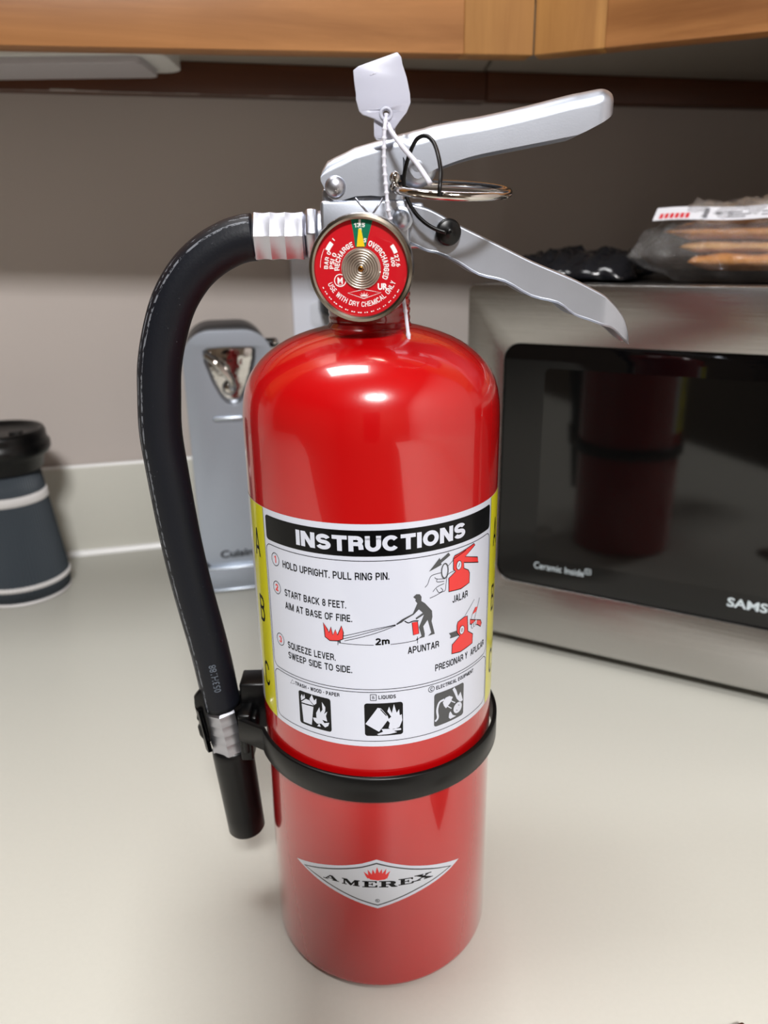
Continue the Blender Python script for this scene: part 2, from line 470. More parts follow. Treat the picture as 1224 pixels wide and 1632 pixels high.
DATA={'txt': {'title': ('INSTRUCTIONS',(-32.0,222.96),(38.9,223.28),6.12),'s1': ('HOLD UPRIGHT. PULL RING PIN.',(-40.04,211.3),(5.44,211.4),3.25),'s2': ('START BACK 8 FEET.',(-39.86,199.0),(-11.48,199.08),3.08),'s3': ('AIM AT BASE OF FIRE.',(-40.0,193.03),(-9.24,193.6),3.12),'s4': ('SQUEEZE LEVER.',(-40.01,174.99),(-16.63,175.62),3.24),'s5': ('SWEEP SIDE TO SIDE.',(-40.02,170.35),(-9.92,170.67),3.17),'m2': ('2m',(-0.39,183.36),(5.24,183.35),2.88),'apuntar': ('APUNTAR',(12.48,178.25),(26.16,178.33),3.11),'jalar': ('JALAR',(32.6,196.44),(41.29,195.94),3.07),'presionar': ('PRESIONAR Y  APLICAR',(24.46,167.78),(55.28,167.48),3.32),'n1': ('1',(-45.78,211.72),(-43.91,211.92),3.03),'n2': ('2',(-46.1,199.33),(-43.78,199.54),2.93),'n3': ('3',(-45.96,175.38),(-43.58,175.83),3.2),'trash': ('TRASH • WOOD • PAPER',(-36.98,158.71),(-15.63,158.77),1.62),'liq': ('LIQUIDS',(0.38,158.72),(7.46,158.67),1.92),'elec': ('ELECTRICAL EQUIPMENT',(25.02,158.93),(46.57,158.68),1.46),'lb': ('B',(-2.1,158.77),(-1.19,158.86),1.54),'lc': ('C',(22.31,159.15),(23.36,159.24),1.46),'A1': ('A',(-64.03,209.93),(-57.06,211.33),13.23),'B1': ('B',(-64.04,179.07),(-57.21,180.58),12.2),'C1': ('C',(-65.18,147.29),(-57.78,148.77),11.75),'A2': ('A',(62.9,211.61),(67.54,210.74),4.94),'B2': ('B',(63.15,180.87),(70.55,178.79),12.25),'C2': ('C',(64.21,149.56),(69.64,147.54),12.47)},'cir': {'1': (-44.58,213.55),'2': (-44.75,201.1),'3': (-44.71,177.46),'c': (22.78,159.79),'g1': (35.64,211.87),'g2': (38.03,182.36),'ring': (28.54,211.33),'outlet': (36.52,145.97),'fist': (45.48,181.47)},'let': {'A': [(-27.49,61.09),(-19.38,61.59),(-19.29,64.07),(-27.37,63.61)],'M': [(-18.04,61.25),(-9.79,61.21),(-9.7,64.41),(-17.93,64.29)],'E': [(-8.6,61.09),(-1.82,61.33),(-1.76,64.7),(-8.52,64.38)],'R': [(-1.09,61.32),(7.14,61.03),(7.17,64.31),(-1.03,64.69)],'E2': [(7.59,61.52),(14.57,61.35),(14.57,64.54),(7.62,64.88)],'X': [(14.57,61.91),(24.06,61.59),(24.04,64.34),(14.58,65.1)]},'reg': (-1.96,53.67),'tri': [(-39.82,158.5),(-38.52,160.69),(-37.31,159.08)],'sq': [(-2.89,160.59),(-0.49,160.86),(-0.53,158.46),(-2.94,158.28)],'P': {'trash_can': [(-34.02,150.95),(-27.73,151.31),(-29.02,142.0),(-33.48,142.07)],'trash_lid': [(-34.1,151.79),(-31.48,154.08),(-29.64,153.93),(-27.65,151.83),(-34.07,151.38)],'tf1': [(-34.07,152.3),(-34.23,154.11),(-33.51,155.61),(-32.97,154.19),(-32.3,156.02),(-31.96,154.16)],'tf2': [(-29.51,153.85),(-29.54,154.71),(-28.31,156.93),(-27.31,154.4),(-26.2,155.7),(-26.25,153.35),(-27.43,152.19)],'tf3': [(-26.61,146.41),(-26.62,148.66),(-24.93,151.87),(-24.61,149.35),(-23.52,151.0),(-23.63,154.72),(-22.12,152.58),(-22.28,150.57),(-22.94,149.05),(-21.34,150.68),(-22.03,148.41),(-21.56,145.79)],'tf4': [(-28.42,145.86),(-24.26,146.71),(-22.91,144.7),(-20.63,145.46),(-21.18,143.76),(-22.64,142.63),(-24.39,144.05),(-26.39,143.47),(-27.85,144.53)],'tf5': [(-26.46,142.19),(-25.38,143.77),(-24.71,142.45)],'icon1': [(-35.36,156.84),(-19.62,157.17),(-19.9,141.59),(-35.59,140.34)],'icon2': [(-5.39,156.49),(10.24,156.75),(10.3,141.3),(-5.5,141.27)],'icon3': [(24.06,156.79),(39.77,156.81),(40.26,139.84),(24.37,141.8)],'can': [(-5.18,146.96),(-0.06,154.65),(1.32,154.36),(4.04,150.49),(4.34,149.07),(0.33,143.21)],'lf1': [(4.28,144.86),(4.79,147.16),(3.81,148.65),(5.43,150.14),(3.87,152.82),(4.58,154.98),(5.65,151.74),(6.58,156.03),(7.66,151.75),(8.68,153.33),(8.94,150.42),(9.76,150.76),(9.98,147.93),(8.81,144.81),(5.55,143.56)],'lf2': [(-0.49,142.05),(1.93,143.14),(1.35,144.49),(9.42,144.16),(9.45,143.3),(6.36,143.24),(7.77,142.41),(4.73,141.89),(0.11,141.66)],'cord': [(24.63,143.63),(25.9,145.11),(25.54,148.8),(26.6,152.21),(29.05,152.86)],'plug': [(28.27,151.64),(29.64,153.5),(31.69,153.58),(33.58,152.37),(32.28,150.13),(29.97,148.27),(28.94,149.74)],'pr1': [(32.16,151.23),(35.03,148.91)],'pr2': [(30.31,149.37),(32.98,146.99)],'ef1': [(34.48,153.75),(33.35,156.09),(34.42,156.75),(35.58,154.72),(36.69,151.41),(38.12,153.03),(39.66,148.17),(37.95,147.98),(35.84,150.58)],'ef2': [(31.73,145.1),(31.5,143.03),(32.42,142.02),(35.74,142.2),(33.75,143.4),(32.46,145.76)],'ext1': [(30.6,201.78),(30.51,207.66),(33.95,209.72),(32.79,210.79),(32.7,215.65),(33.35,216.58),(35.66,216.89),(44.59,218.56),(45.34,217.76),(39.19,214.58),(47.39,211.78),(48.18,209.2),(38.49,212.24),(38.56,209.69),(41.26,208.09),(42.14,206.46),(42.01,202.27),(37.02,201.22)],'arrow': [(21.35,212.53),(26.07,217.42),(26.36,216.44),(30.25,218.65),(31.13,217.34),(26.77,215.06),(26.99,214.28)],'h1': [(19.69,206.21),(20.81,207.29),(21.93,210.03),(23.46,210.82),(27.02,210.95)],'h2': [(21.78,201.12),(24.31,201.68),(27.12,202.51),(28.87,202.9),(29.25,205.74),(30.05,209.28),(33.48,210.23)],'h3': [(23.85,209.55),(25.04,208.63),(28.93,207.88)],'h4': [(25.04,208.63),(24.97,207.45),(28.31,206.91)],'h5': [(23.12,203.64),(25.07,205.26),(28.32,205.97)],'h6': [(24.68,204.6),(25.9,202.63),(27.73,203.11),(26.69,204.5)],'h7': [(30.12,212.98),(32.71,214.9)],'person': [(14.78,202.89),(16.04,203.92),(17.49,203.68),(18.22,202.5),(18.15,200.64),(19.71,199.4),(22.78,195.51),(22.99,192.79),(22.61,190.95),(24.12,184.95),(21.09,184.72),(22.53,185.86),(20.87,191.93),(18.98,189.45),(19.63,186.02),(19.56,184.6),(16.82,184.38),(18.23,185.34),(17.12,189.43),(19.27,194.56),(16.02,193.0),(15.73,193.7),(18.78,195.42),(17.12,197.25),(15.01,195.34),(11.38,193.61),(10.15,192.63),(8.06,191.72),(7.96,192.3),(10.33,194.01),(14.58,195.79),(16.47,200.0),(16.03,200.56),(15.6,201.27),(15.85,201.86)],'ext2': [(14.21,192.05),(16.57,192.03),(17.12,186.73),(14.74,186.39)],'ext2h': [(11.2,193.14),(12.79,192.08),(14.57,192.56),(16.93,192.34)],'spray1': [(-12.99,186.93),(-2.07,190.15),(7.67,191.92)],'spray2': [(-13.03,185.71),(-0.44,189.76),(7.67,191.74)],'spray3': [(-12.64,184.82),(-0.46,188.56),(7.66,191.47)],'dim1': [(-15.27,183.67),(-8.02,183.51),(-1.06,183.37)],'dim2': [(5.57,183.42),(11.14,183.54),(16.54,183.86)],'tick1': [(-15.32,184.7),(-15.4,182.62)],'tick2': [(16.54,185.36),(16.54,182.36)],'fire': [(-21.27,191.78),(-19.49,189.02),(-18.91,187.72),(-18.09,190.36),(-17.34,186.84),(-16.19,189.42),(-15.4,187.11),(-13.61,191.4),(-12.94,188.51),(-13.21,185.51),(-15.24,184.52),(-18.79,184.19),(-20.73,185.54),(-20.88,188.32)],'ext3': [(32.58,173.23),(32.74,177.42),(36.06,179.46),(36.8,180.0),(35.26,182.15),(35.19,185.36),(35.65,186.78),(39.45,187.82),(41.38,187.51),(41.9,180.28),(45.32,177.66),(45.17,173.41),(37.51,172.44)],'lev3': [(43.19,185.22),(51.45,181.58),(52.36,179.73),(51.63,178.41),(48.89,180.44),(43.27,182.97)],'noz3': [(31.04,183.16),(35.0,183.04),(36.29,180.38),(31.53,180.62),(31.97,181.67)],'h8': [(39.98,188.22),(45.94,193.33)],'h9': [(50.09,192.5),(48.81,189.4),(46.34,183.95)],'h10': [(43.97,185.11),(44.94,187.14),(47.1,189.29)],'sleeve': [(44.64,186.86),(46.76,189.42),(48.83,188.91),(47.53,187.1)],'amer': [(-43.6,63.34),(-35.43,65.98),(-26.07,68.97),(-16.27,71.82),(-8.71,74.17),(-1.97,76.86),(4.35,74.5),(13.22,71.43),(21.09,68.97),(29.79,66.29),(39.29,63.15),(33.73,60.73),(26.7,58.41),(17.07,55.6),(7.81,52.57),(-1.9,49.07),(-11.54,52.19),(-21.64,55.59),(-31.04,58.8),(-37.28,61.09)],'amin': [(-38.76,62.69),(-26.15,67.25),(-16.32,70.33),(-8.75,72.51),(-2.0,75.13),(4.33,72.95),(13.21,69.95),(21.09,67.38),(34.71,62.24),(25.8,59.71),(16.28,57.01),(7.45,53.97),(-1.87,50.61),(-11.12,53.6),(-20.76,57.05),(-29.86,60.16)],'amin2': [(-37.27,62.82),(-26.18,66.58),(-16.35,69.68),(-8.77,71.87),(-2.02,74.4),(4.32,72.3),(13.21,69.31),(21.1,66.73),(33.2,62.47),(25.36,60.31),(15.97,57.69),(7.3,54.67),(-1.86,51.37),(-10.95,54.3),(-20.41,57.74),(-29.28,60.82)],'aflame': [(-1.23,66.09),(-4.87,66.38),(-7.02,68.08),(-7.33,70.46),(-5.55,68.48),(-5.03,68.97),(-5.7,71.7),(-3.72,69.03),(-3.13,69.51),(-3.51,72.27),(-1.9,69.06),(-1.47,72.75),(-0.39,72.27),(-0.67,69.05),(0.65,69.46),(0.83,71.76),(1.74,69.4),(3.22,71.59),(2.82,68.86),(4.66,70.33),(4.27,67.79),(1.69,66.16)],'frame1': [(-50.87,216.84),(-52.71,167.23),(-2.64,163.25),(55.64,162.34),(56.88,216.87)],'frame2': [(-51.3,160.77),(-50.7,144.17),(0.29,162.75),(-0.14,138.81),(60.61,140.26),(57.64,158.66)]},'up': [(-16.4,357.1,353.0),(-14.4,360.4,348.7),(-11.6,361.7,346.9),(-7.9,363.2,347.8),(-4.2,364.9,348.8),(1.6,366.4,349.0),(5.3,367.3,348.6),(8.2,368.0,349.2),(9.6,368.4,354.8),(13.5,369.1,356.2)],'up2': [(13.8,369.4,359.6),(17.7,370.2,355.0),(21.6,371.0,355.4),(23.7,371.6,356.9),(27.6,372.4,358.5),(35.4,373.7,361.0),(43.1,374.8,362.8),(58.8,377.8,365.4),(74.4,381.2,368.0),(79.1,382.0,369.0),(85.2,383.0,371.8),(88.2,382.9,373.4),(90.8,381.6,375.3),(92.3,379.3,377.5)],'lo': [(13.0,347.5,332.8),(15.6,346.5,331.9),(18.9,345.6,330.5),(22.9,344.5,328.7),(27.2,342.5,327.8),(34.4,338.6,324.6),(42.8,334.6,319.7),(52.9,329.8,317.1),(63.7,324.7,311.3),(74.2,320.4,308.6),(81.0,317.5,304.0),(87.1,314.5,301.8),(92.6,311.6,299.8),(96.0,308.9,298.8),(99.0,306.0,296.8),(102.4,301.6,293.7),(105.3,294.4,291.7)],'hose': [(-44.6,335.1),(-48.8,334.6),(-54.4,332.9),(-62.6,328.6),(-70.7,321.9),(-78.0,311.9),(-83.0,300.3),(-86.9,286.5),(-88.5,274.0),(-89.7,257.9),(-88.7,239.0),(-86.9,214.8),(-84.9,195.7),(-82.3,177.1),(-79.3,158.1),(-77.2,141.9),(-75.3,122.7)],'ferr2': [(-75.0,122.0),(-72.1,98.0)],'noz': [(-72.6,100.2),(-68.7,48.5)],'misc': {'rivet': (-11.7,352.2),'bolt': (12.0,340.8),'pin': (10.1,354.2),'tagh': (7.3,375.3),'grom': (31.1,335.5)},'tag': [(-3.9,389.2),(-1.9,390.5),(4.3,392.4),(11.6,394.6),(12.9,393.1),(13.3,390.9),(14.8,386.7),(15.9,381.7),(16.1,378.8),(14.7,375.8),(12.2,373.0),(10.2,370.4),(6.6,371.9),(3.1,373.9),(-0.9,375.2),(-2.2,376.4),(-3.2,380.0),(-3.2,382.0),(-3.7,385.9)],'tie': [(7.5,375.2),(6.8,370.7),(6.5,366.7),(6.4,359.5),(6.8,353.2),(7.2,347.9),(7.6,343.6),(8.4,340.4)],'tie2': [(8.0,373.9),(8.8,370.2),(12.8,364.5),(17.4,359.0),(19.7,355.2),(21.7,351.4)],'tail': [(12.2,320.6),(12.8,313.9),(13.7,307.0),(15.1,294.9)],'cab1': [(24.6,347.0),(25.0,350.8),(25.5,355.0),(25.0,360.2),(24.0,364.7),(22.2,367.2),(20.0,367.8),(17.7,366.4),(15.7,362.4),(14.1,357.2),(13.6,353.1),(14.5,348.4),(17.2,343.4),(20.7,339.7),(24.7,337.1),(29.3,335.5)],'blk': [(-68.0,137.9),(-52.1,140.9),(-55.3,91.3),(-70.8,91.7)],'clipL': [(-86.6,128.1),(-83.4,104.9),(-77.9,115.6),(-58.3,115.0),(-83.8,133.2),(-59.7,137.7),(-60.1,89.5)],'valve': [(-16.9,351.7),(-17.3,340.9),(-15.8,331.9),(16.3,331.4),(12.9,347.4),(5.9,348.6),(-4.4,348.7),(1.1,343.2)],'nut': [(-44.4,344.7),(-45.2,326.7),(-23.7,344.9),(-24.7,325.4),(-18.8,345.0),(-19.5,329.6),(-15.5,343.4),(-16.0,330.0)],'ring': [(9.9,351.4),(52.2,347.6),(31.0,350.7),(31.0,347.9),(12.7,354.1),(52.1,349.3)]}

# ------------------------------------------------------------------ the room
YAW_W = math.radians(13)                       # the back wall runs 13 degrees off the camera's axis
E1 = Vector((math.cos(YAW_W), math.sin(YAW_W), 0)); NW = Vector((-math.sin(YAW_W), math.cos(YAW_W), 0))
W0 = Vector((-.2984, .5025, 0)) + NW * .018     # a point of the wall at counter height
MW = Matrix.Translation(W0) @ Matrix.Rotation(YAW_W, 4, 'Z')      # x along the wall, y into it, z up from the counter
CORNER = .97
WALL = mat('painted_wall', srgb(190, 181, 176), .75, bump=.25, bscale=140, var=.02, vscale=6)
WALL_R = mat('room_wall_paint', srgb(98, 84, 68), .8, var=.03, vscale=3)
CEILM = mat('ceiling_paint', srgb(118, 112, 104), .9, var=.02, vscale=8)
FLOOR = mat('vinyl_floor', srgb(88, 74, 60), .5, var=.1, vscale=12)
LAM = mat('cream_laminate', srgb(202, 201, 192), .38, spec=.3, bump=.06, bscale=900, var=.025, vscale=400)
CAULK = mat('white_caulk', srgb(240, 240, 240), .25)
WOOD_H = wood_mat('honey_wood_horizontal', srgb(132, 84, 44), srgb(188, 132, 80), 0)
WOOD_V = wood_mat('honey_wood_vertical', srgb(136, 88, 44), srgb(192, 142, 82), 2)
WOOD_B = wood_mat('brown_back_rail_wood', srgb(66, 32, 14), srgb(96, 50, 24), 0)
UNDER = mat('cabinet_underside_laminate', srgb(176, 168, 156), .6, var=.03, vscale=20)

def w_obj(name, bm, m, **k):
    o = mesh_obj(name, bm, m, **k); o.matrix_world = MW; return o

bm = bmesh.new(); box(bm, -2.0, CORNER, 0, .1, -.91, CEIL)
struct(w_obj('wall_back', bm, WALL, smooth=False))
bm = bmesh.new(); box(bm, CORNER, CORNER + .1, -3.0, .1, -.91, CEIL)
struct(w_obj('wall_right', bm, WALL, smooth=False))
bm = bmesh.new(); box(bm, -2.1, -2.0, -3.0, .1, -.91, CEIL)
struct(w_obj('wall_left', bm, WALL_R, smooth=False))
bm = bmesh.new(); box(bm, -2.1, CORNER + .1, -3.1, -3.0, -.91, CEIL)
struct(w_obj('wall_front', bm, WALL_R, smooth=False))
bm = bmesh.new(); box(bm, -2.1, CORNER + .1, -3.1, .1, -1.0, -.91)
struct(w_obj('floor', bm, FLOOR, smooth=False))
bm = bmesh.new(); box(bm, -2.1, CORNER + .1, -3.1, .1, CEIL, CEIL + .1)
struct(w_obj('ceiling', bm, CEILM, smooth=False))

# ceiling lamp: a real fitting around the area light
for lx, ly, lsx, lsy, lbl in ((.12, -1.38, .21, .17, 'white square ceiling light fitting over the kitchen floor'), (-.28, .0, .28, .18, 'white ceiling light fitting above the counter')):
  t = thing('ceiling_lamp', lbl, 'lamp', (lx, ly, CEIL))
  bm = bmesh.new(); prism(bm, [rrect(-lsx - .03, lsx + .03, -lsy - .03, lsy + .03, .02), rrect(-lsx, lsx, -lsy, lsy, .01)], .035, Matrix.Translation((0, 0, -.035)))
  mesh_obj('frame', bm, mat('lamp_frame_white', srgb(230, 230, 228), .4), t, smooth=False)
  bm = bmesh.new(); box(bm, -lsx + .001, lsx - .001, -lsy + .001, lsy - .001, -.012, -.002)
  mesh_obj('diffuser', bm, mat('lit_diffuser', (1, .98, .95, 1), .5, emit=3), t, smooth=False)

# counter: an L-shaped laminate top with backsplash strips
t = thing('countertop', 'cream laminate countertop with a low backsplash, running into the corner', 'countertop')
bm = bmesh.new()
lp = [MW @ Vector(p) for p in ((-1.9, -.003, 0), (CORNER - .003, -.003, 0), (CORNER - .003, -2.2, 0), (CORNER - .62, -2.2, 0), (CORNER - .62, -.95, 0), (-1.9, -.95, 0))]
prism(bm, [[(p.x, p.y) for p in lp]], .038, Matrix.Translation((0, 0, -.038)))
mesh_obj('worktop', bm, LAM, t, smooth=False, bevel=.003)
bm = bmesh.new(); box(bm, -1.9, CORNER - .02, -.0185, -.0006, .0002, .1015)
o = w_obj('backsplash', bm, LAM, smooth=False, bevel=.0015); o.parent = t
bm = bmesh.new(); box(bm, CORNER - .019, CORNER - .0006, -2.2, -.021, .0002, .1015)
o = w_obj('backsplash', bm, LAM, smooth=False, bevel=.0015); o.parent = t
bm = bmesh.new()                                # a bead of white caulk at its foot and along its top
tube(bm, [Vector((-1.9 + .2 * i, -.0195, .0015)) for i in range(15)], .0046, 12)
o = w_obj('caulk_bead', bm, CAULK); o.parent = t; part_label(o, 'glossy white caulk bead at the foot of the backsplash')
bm = bmesh.new()
tube(bm, [Vector((-1.9 + .2 * i, -.0125, .1010)) for i in range(15)], .0030, 10)
o = w_obj('caulk_bead', bm, CAULK); o.parent = t; part_label(o, 'thin white line along the top of the backsplash')

# base cabinets under the counter (below the frame, carry the top)
t = thing('base_cabinet', 'honey wood base cabinet carrying the cream countertop', 'cabinet')
bm = bmesh.new(); lp2 = [MW @ Vector(p) for p in ((-1.9, -.01, 0), (CORNER - .01, -.01, 0), (CORNER - .01, -2.19, 0), (CORNER - .58, -2.19, 0), (CORNER - .58, -.9, 0), (-1.9, -.9, 0))]
prism(bm, [[(p.x, p.y) for p in lp2]], .866, Matrix.Translation((0, 0, -.906)))
mesh_obj('body', bm, WOOD_V, t, smooth=False)
for k in range(4):
    bm = bmesh.new(); box(bm, -1.85 + k * .55, -1.35 + k * .55, -.92, -.9025, -.80, -.08)
    o = w_obj('door', bm, WOOD_V, smooth=False, bevel=.004); o.parent = t

# ------------------------------------------------------------------ wall cabinets
ZB = .457                                       # underside of the face frames
PA, PB, PC = Vector((-.2381, .2602, 0)), Vector((.1223, .3104, 0)), Vector((.2630, .2497, 0))
dA = (PB - PA).normalized(); dC = (PC - PB).normalized()
def frame_from(p, d):
    n = Vector((-d.y, d.x, 0))
    return Matrix(((d.x, n.x, 0, p.x), (d.y, n.y, 0, p.y), (0, 0, 1, 0), (0, 0, 0, 1)))
MA = frame_from(PB, dA)                          # x runs along the front, 0 at the corner stile
MC = frame_from(PB, dC)
def at(o, M, par): o.matrix_world = M; o.parent = par; return o
t = thing('wall_cabinet', 'honey-stained wooden wall cabinet above the back of the counter', 'cabinet')
LA = -1.35
bm = bmesh.new(); box(bm, LA, -.0516, .0, .019, ZB, ZB + .055); at(mesh_obj('bottom_rail', bm, WOOD_H, smooth=False, bevel=.0005), MA, t)
bm = bmesh.new(); box(bm, -.0515, -.0004, .0, .019, ZB, ZB + .76); at(mesh_obj('stile', bm, WOOD_V, smooth=False, bevel=.0005), MA, t)
for x in (LA, -.72):
    bm = bmesh.new(); box(bm, x, x + .05, .0, .019, ZB + .0555, ZB + .76); at(mesh_obj('stile', bm, WOOD_V, smooth=False, bevel=.0005), MA, t)
bm = bmesh.new(); box(bm, LA, -.0516, .0, .019, ZB + .70, ZB + .76); at(mesh_obj('top_rail', bm, WOOD_H, smooth=False, bevel=.0005), MA, t)
for x0, x1 in ((LA + .02, LA + .66), (LA + .664, -.035)):
    bm = bmesh.new(); box(bm, x0, x1, -.0195, -.0005, ZB + .0465, ZB + .74)
    d = at(mesh_obj('door', bm, WOOD_V, smooth=False, bevel=.004), MA, t)
bm = bmesh.new()                                 # underside panel, set up into the frame
lp = [MA @ Vector((LA, .0195, 0)), MA @ Vector((-.001, .0195, 0)), MW @ Vector((.44, -.001, 0)), MW @ Vector((-.93, -.001, 0))]
prism(bm, [[(p.x, p.y) for p in lp]], .012, Matrix.Translation((0, 0, .4995)))
o = mesh_obj('bottom_panel', bm, UNDER, t, smooth=False); part_label(o, 'grey-white underside panel')
bm = bmesh.new()
lp = [MA @ Vector((LA, .0195, 0)), MA @ Vector((-.001, .0195, 0)), MW @ Vector((.44, -.001, 0)), MW @ Vector((-.93, -.001, 0))]
prism(bm, [[(p.x, p.y) for p in lp]], .018, Matrix.Translation((0, 0, ZB + .742)))
mesh_obj('top_panel', bm, WOOD_H, t, smooth=False)
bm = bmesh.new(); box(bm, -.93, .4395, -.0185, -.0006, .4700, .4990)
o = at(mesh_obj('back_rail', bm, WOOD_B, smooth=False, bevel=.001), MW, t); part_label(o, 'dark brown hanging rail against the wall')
bm = bmesh.new()                                 # ragged paint line left on the rail's lower edge
for k in range(46):
    x = -.62 + k * .023; l = .0228; h = random.uniform(.0002, .0012)
    if k in (12, 27, 28): h += .0008
    box(bm, x, x + l, -.0192, -.0187, .4700, .4700 + h)
o = at(mesh_obj('paint_line', bm, WALL, smooth=False), MW, t); o['kind'] = 'stuff'

t = thing('corner_wall_cabinet', 'honey-stained corner wall cabinet turned towards the microwave', 'cabinet')
LC = .62
bm = bmesh.new(); box(bm, .0501, LC, .0, .019, ZB, ZB + .055); at(mesh_obj('bottom_rail', bm, WOOD_H, smooth=False, bevel=.0005), MC, t)
bm = bmesh.new(); box(bm, .0004, .050, .0, .019, ZB, ZB + .76); at(mesh_obj('stile', bm, WOOD_V, smooth=False, bevel=.0005), MC, t)
bm = bmesh.new(); box(bm, LC - .05, LC, .0, .019, ZB + .0555, ZB + .76); at(mesh_obj('stile', bm, WOOD_V, smooth=False, bevel=.0005), MC, t)
bm = bmesh.new(); box(bm, .0505, LC - .05, .0, .019, ZB + .70, ZB + .76); at(mesh_obj('top_rail', bm, WOOD_H, smooth=False, bevel=.0005), MC, t)
bm = bmesh.new(); box(bm, .035, LC - .03, -.0195, -.0005, ZB + .0515, ZB + .74); at(mesh_obj('door', bm, WOOD_V, smooth=False, bevel=.004), MC, t)
for nm, z, h in (('bottom_panel', .5000, .012), ('top_panel', ZB + .742, .018)):
    bm = bmesh.new()
    lp = [MC @ Vector((.001, .0200, 0)), MC @ Vector((LC, .0200, 0)), MW @ Vector((CORNER - .001, -.60, 0)), MW @ Vector((CORNER - .001, -.001, 0)), MW @ Vector((.442, -.001, 0))]
    prism(bm, [[(p.x, p.y) for p in lp]], h, Matrix.Translation((0, 0, z)))
    mesh_obj(nm, bm, UNDER if nm[0] == 'b' else WOOD_H, t, smooth=False)
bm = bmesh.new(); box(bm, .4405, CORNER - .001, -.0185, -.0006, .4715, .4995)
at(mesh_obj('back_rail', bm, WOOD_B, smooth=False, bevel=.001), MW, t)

# under-cabinet lamp
t = thing('under_cabinet_lamp', 'slim white under-cabinet light fixture, switched off, top left', 'lamp', (-.158, .372, .4985))
HS = mat('lamp_housing_white', srgb(225, 225, 222), .35)
bm = bmesh.new()
prism(bm, [rrect(-.62, 0, 0, .075, .016)], .0245, Matrix.Translation((0, 0, -.0250)))
mesh_obj('housing', bm, HS, t, smooth=False, bevel=.006, bseg=3)
bm = bmesh.new()
prism(bm, [rrect(-.60, -.020, .004, .066, .008)], .005, Matrix.Translation((0, 0, -.0302)))
mesh_obj('lens', bm, mat('frosted_lens', srgb(190, 186, 190), .3), t, smooth=False, bevel=.002)
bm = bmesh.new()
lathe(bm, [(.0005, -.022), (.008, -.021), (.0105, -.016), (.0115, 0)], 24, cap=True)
o = mesh_obj('shadow_spot', bm, BLACK_M, t); o.location = (-.063, .110, -.0005)  # added dark shape standing in for a shadow spot on the rail

# ------------------------------------------------------------------ wall outlet and plug
t = thing('outlet_plate', 'white outlet cover plate on the wall behind the extinguisher neck', 'outlet')
t.matrix_world = MW @ Matrix.Translation((.2575, 0, .275))
bm = bmesh.new()
MX = Matrix.Rotation(PI / 2, 4, 'X')
prism(bm, [rrect(-.0355, .0355, -.0575, .0575, .004)], .0055, Matrix.Translation((0, -.0002, 0)) @ MX)
mesh_obj('cover_plate', bm, mat('outlet_white', srgb(232, 236, 248), .3), t, smooth=False, bevel=.002, bseg=3)
for s in (-1, 1):
    bm = bmesh.new(); prism(bm, [rrect(-.017, .017, -.0145 + s * .0195, .0145 + s * .0195, .008)], .0012, Matrix.Translation((0, -.0058, 0)) @ MX)
    for dx in (-.0065, .0065): pass
    mesh_obj('receptacle', bm, mat('outlet_face', srgb(222, 226, 236), .3), t, smooth=False, bevel=.0004)
t = thing('power_plug', 'black power plug in the wall outlet, its cord running down to the can opener', 'plug')
t.matrix_world = MW @ Matrix.Translation((.2645, -.0072, .2680))
bm = bmesh.new(); prism(bm, [rrect(-.0135, .0135, -.0125, .0125, .005)], .024, MX)
mesh_obj('plug_body', bm, BLACK_M, t, smooth=False, bevel=.003)
bm = bmesh.new(); tube(bm, catmull([(0, -.020, -.008), (.001, -.031, -.03), (0, -.035, -.09), (-.03, -.042, -.16), (-.075, -.052, -.200), (-.112, -.058, -.206)], 6), .0026, 10)
mesh_obj('cord', bm, BLACK_M, t)

# ------------------------------------------------------------------ microwave
BRUSH = mat('brushed_stainless', srgb(176, 174, 172), .27, metal=1, bump=.25, bscale=9, aniso=(1, 1, 160), var=.05, vscale=1.5)
GLASS_B = mat('black_door_glass', srgb(5, 5, 6), .05, coat=0, spec=.45, var=.05)
GLASS_W = mat('dark_window_glass', srgb(8, 8, 8), .06, coat=0, spec=.55, var=.05)
CASE = mat('black_microwave_case', srgb(16, 15, 15), .45)
aM = -math.radians(29.47)
MM = Matrix.Translation((.1013, .2734, 0)) @ Matrix.Rotation(aM, 4, 'Z')
t = thing('microwave', 'stainless steel countertop microwave with black glass door, right of the extinguisher', 'microwave')
t.matrix_world = MM
S0, S1, ZT = -.0285, .475, .3005
bm = bmesh.new(); box(bm, S0 + .004, S1 - .004, .028, .375, .012, .2975)
mesh_obj('casing', bm, CASE, t, smooth=False, bevel=.005, bseg=3)
bm = bmesh.new()
prism(bm, [rrect(S0, S1, .0105, ZT, .006), rrect(.0013, .338, .0615, .258, .013)[::1]], .0275, Matrix.Translation((0, .0275, 0)) @ MX)
mesh_obj('front_frame', bm, BRUSH, t, smooth=False, bevel=.0012)
bm = bmesh.new(); prism(bm, [rrect(.0018, .3375, .0620, .2575, .0125)], .024, Matrix.Translation((0, .0255, 0)) @ MX)
door = mesh_obj('door', bm, GLASS_B, t, smooth=False, bevel=.0008); part_label(door, 'glossy black glass door')
bm = bmesh.new(); prism(bm, [rrect(.034, .300, .0865, .240, .004)], .0003, Matrix.Translation((0, .0015, 0)) @ MX)
mesh_obj('window', bm, GLASS_W, door, smooth=False)
bm = bmesh.new(); prism(bm, [rrect(.348, .465, .03, .285, .004)], .002, Matrix.Translation((0, .0008, 0)) @ MX)
mesh_obj('control_panel', bm, GLASS_B, t, smooth=False)
bm = bmesh.new()
tube(bm, catmull([(.326, -.001, .08), (.326, -.028, .085), (.326, -.032, .16), (.326, -.028, .235), (.326, -.001, .24)], 6), .006, 14)
mesh_obj('handle', bm, BRUSH, door)
LETG = mat('silver_print', srgb(196, 208, 214), .5)
fm = lambda x, z, l: Vector((x, .0013 - .00004 * l, z)) if True else None
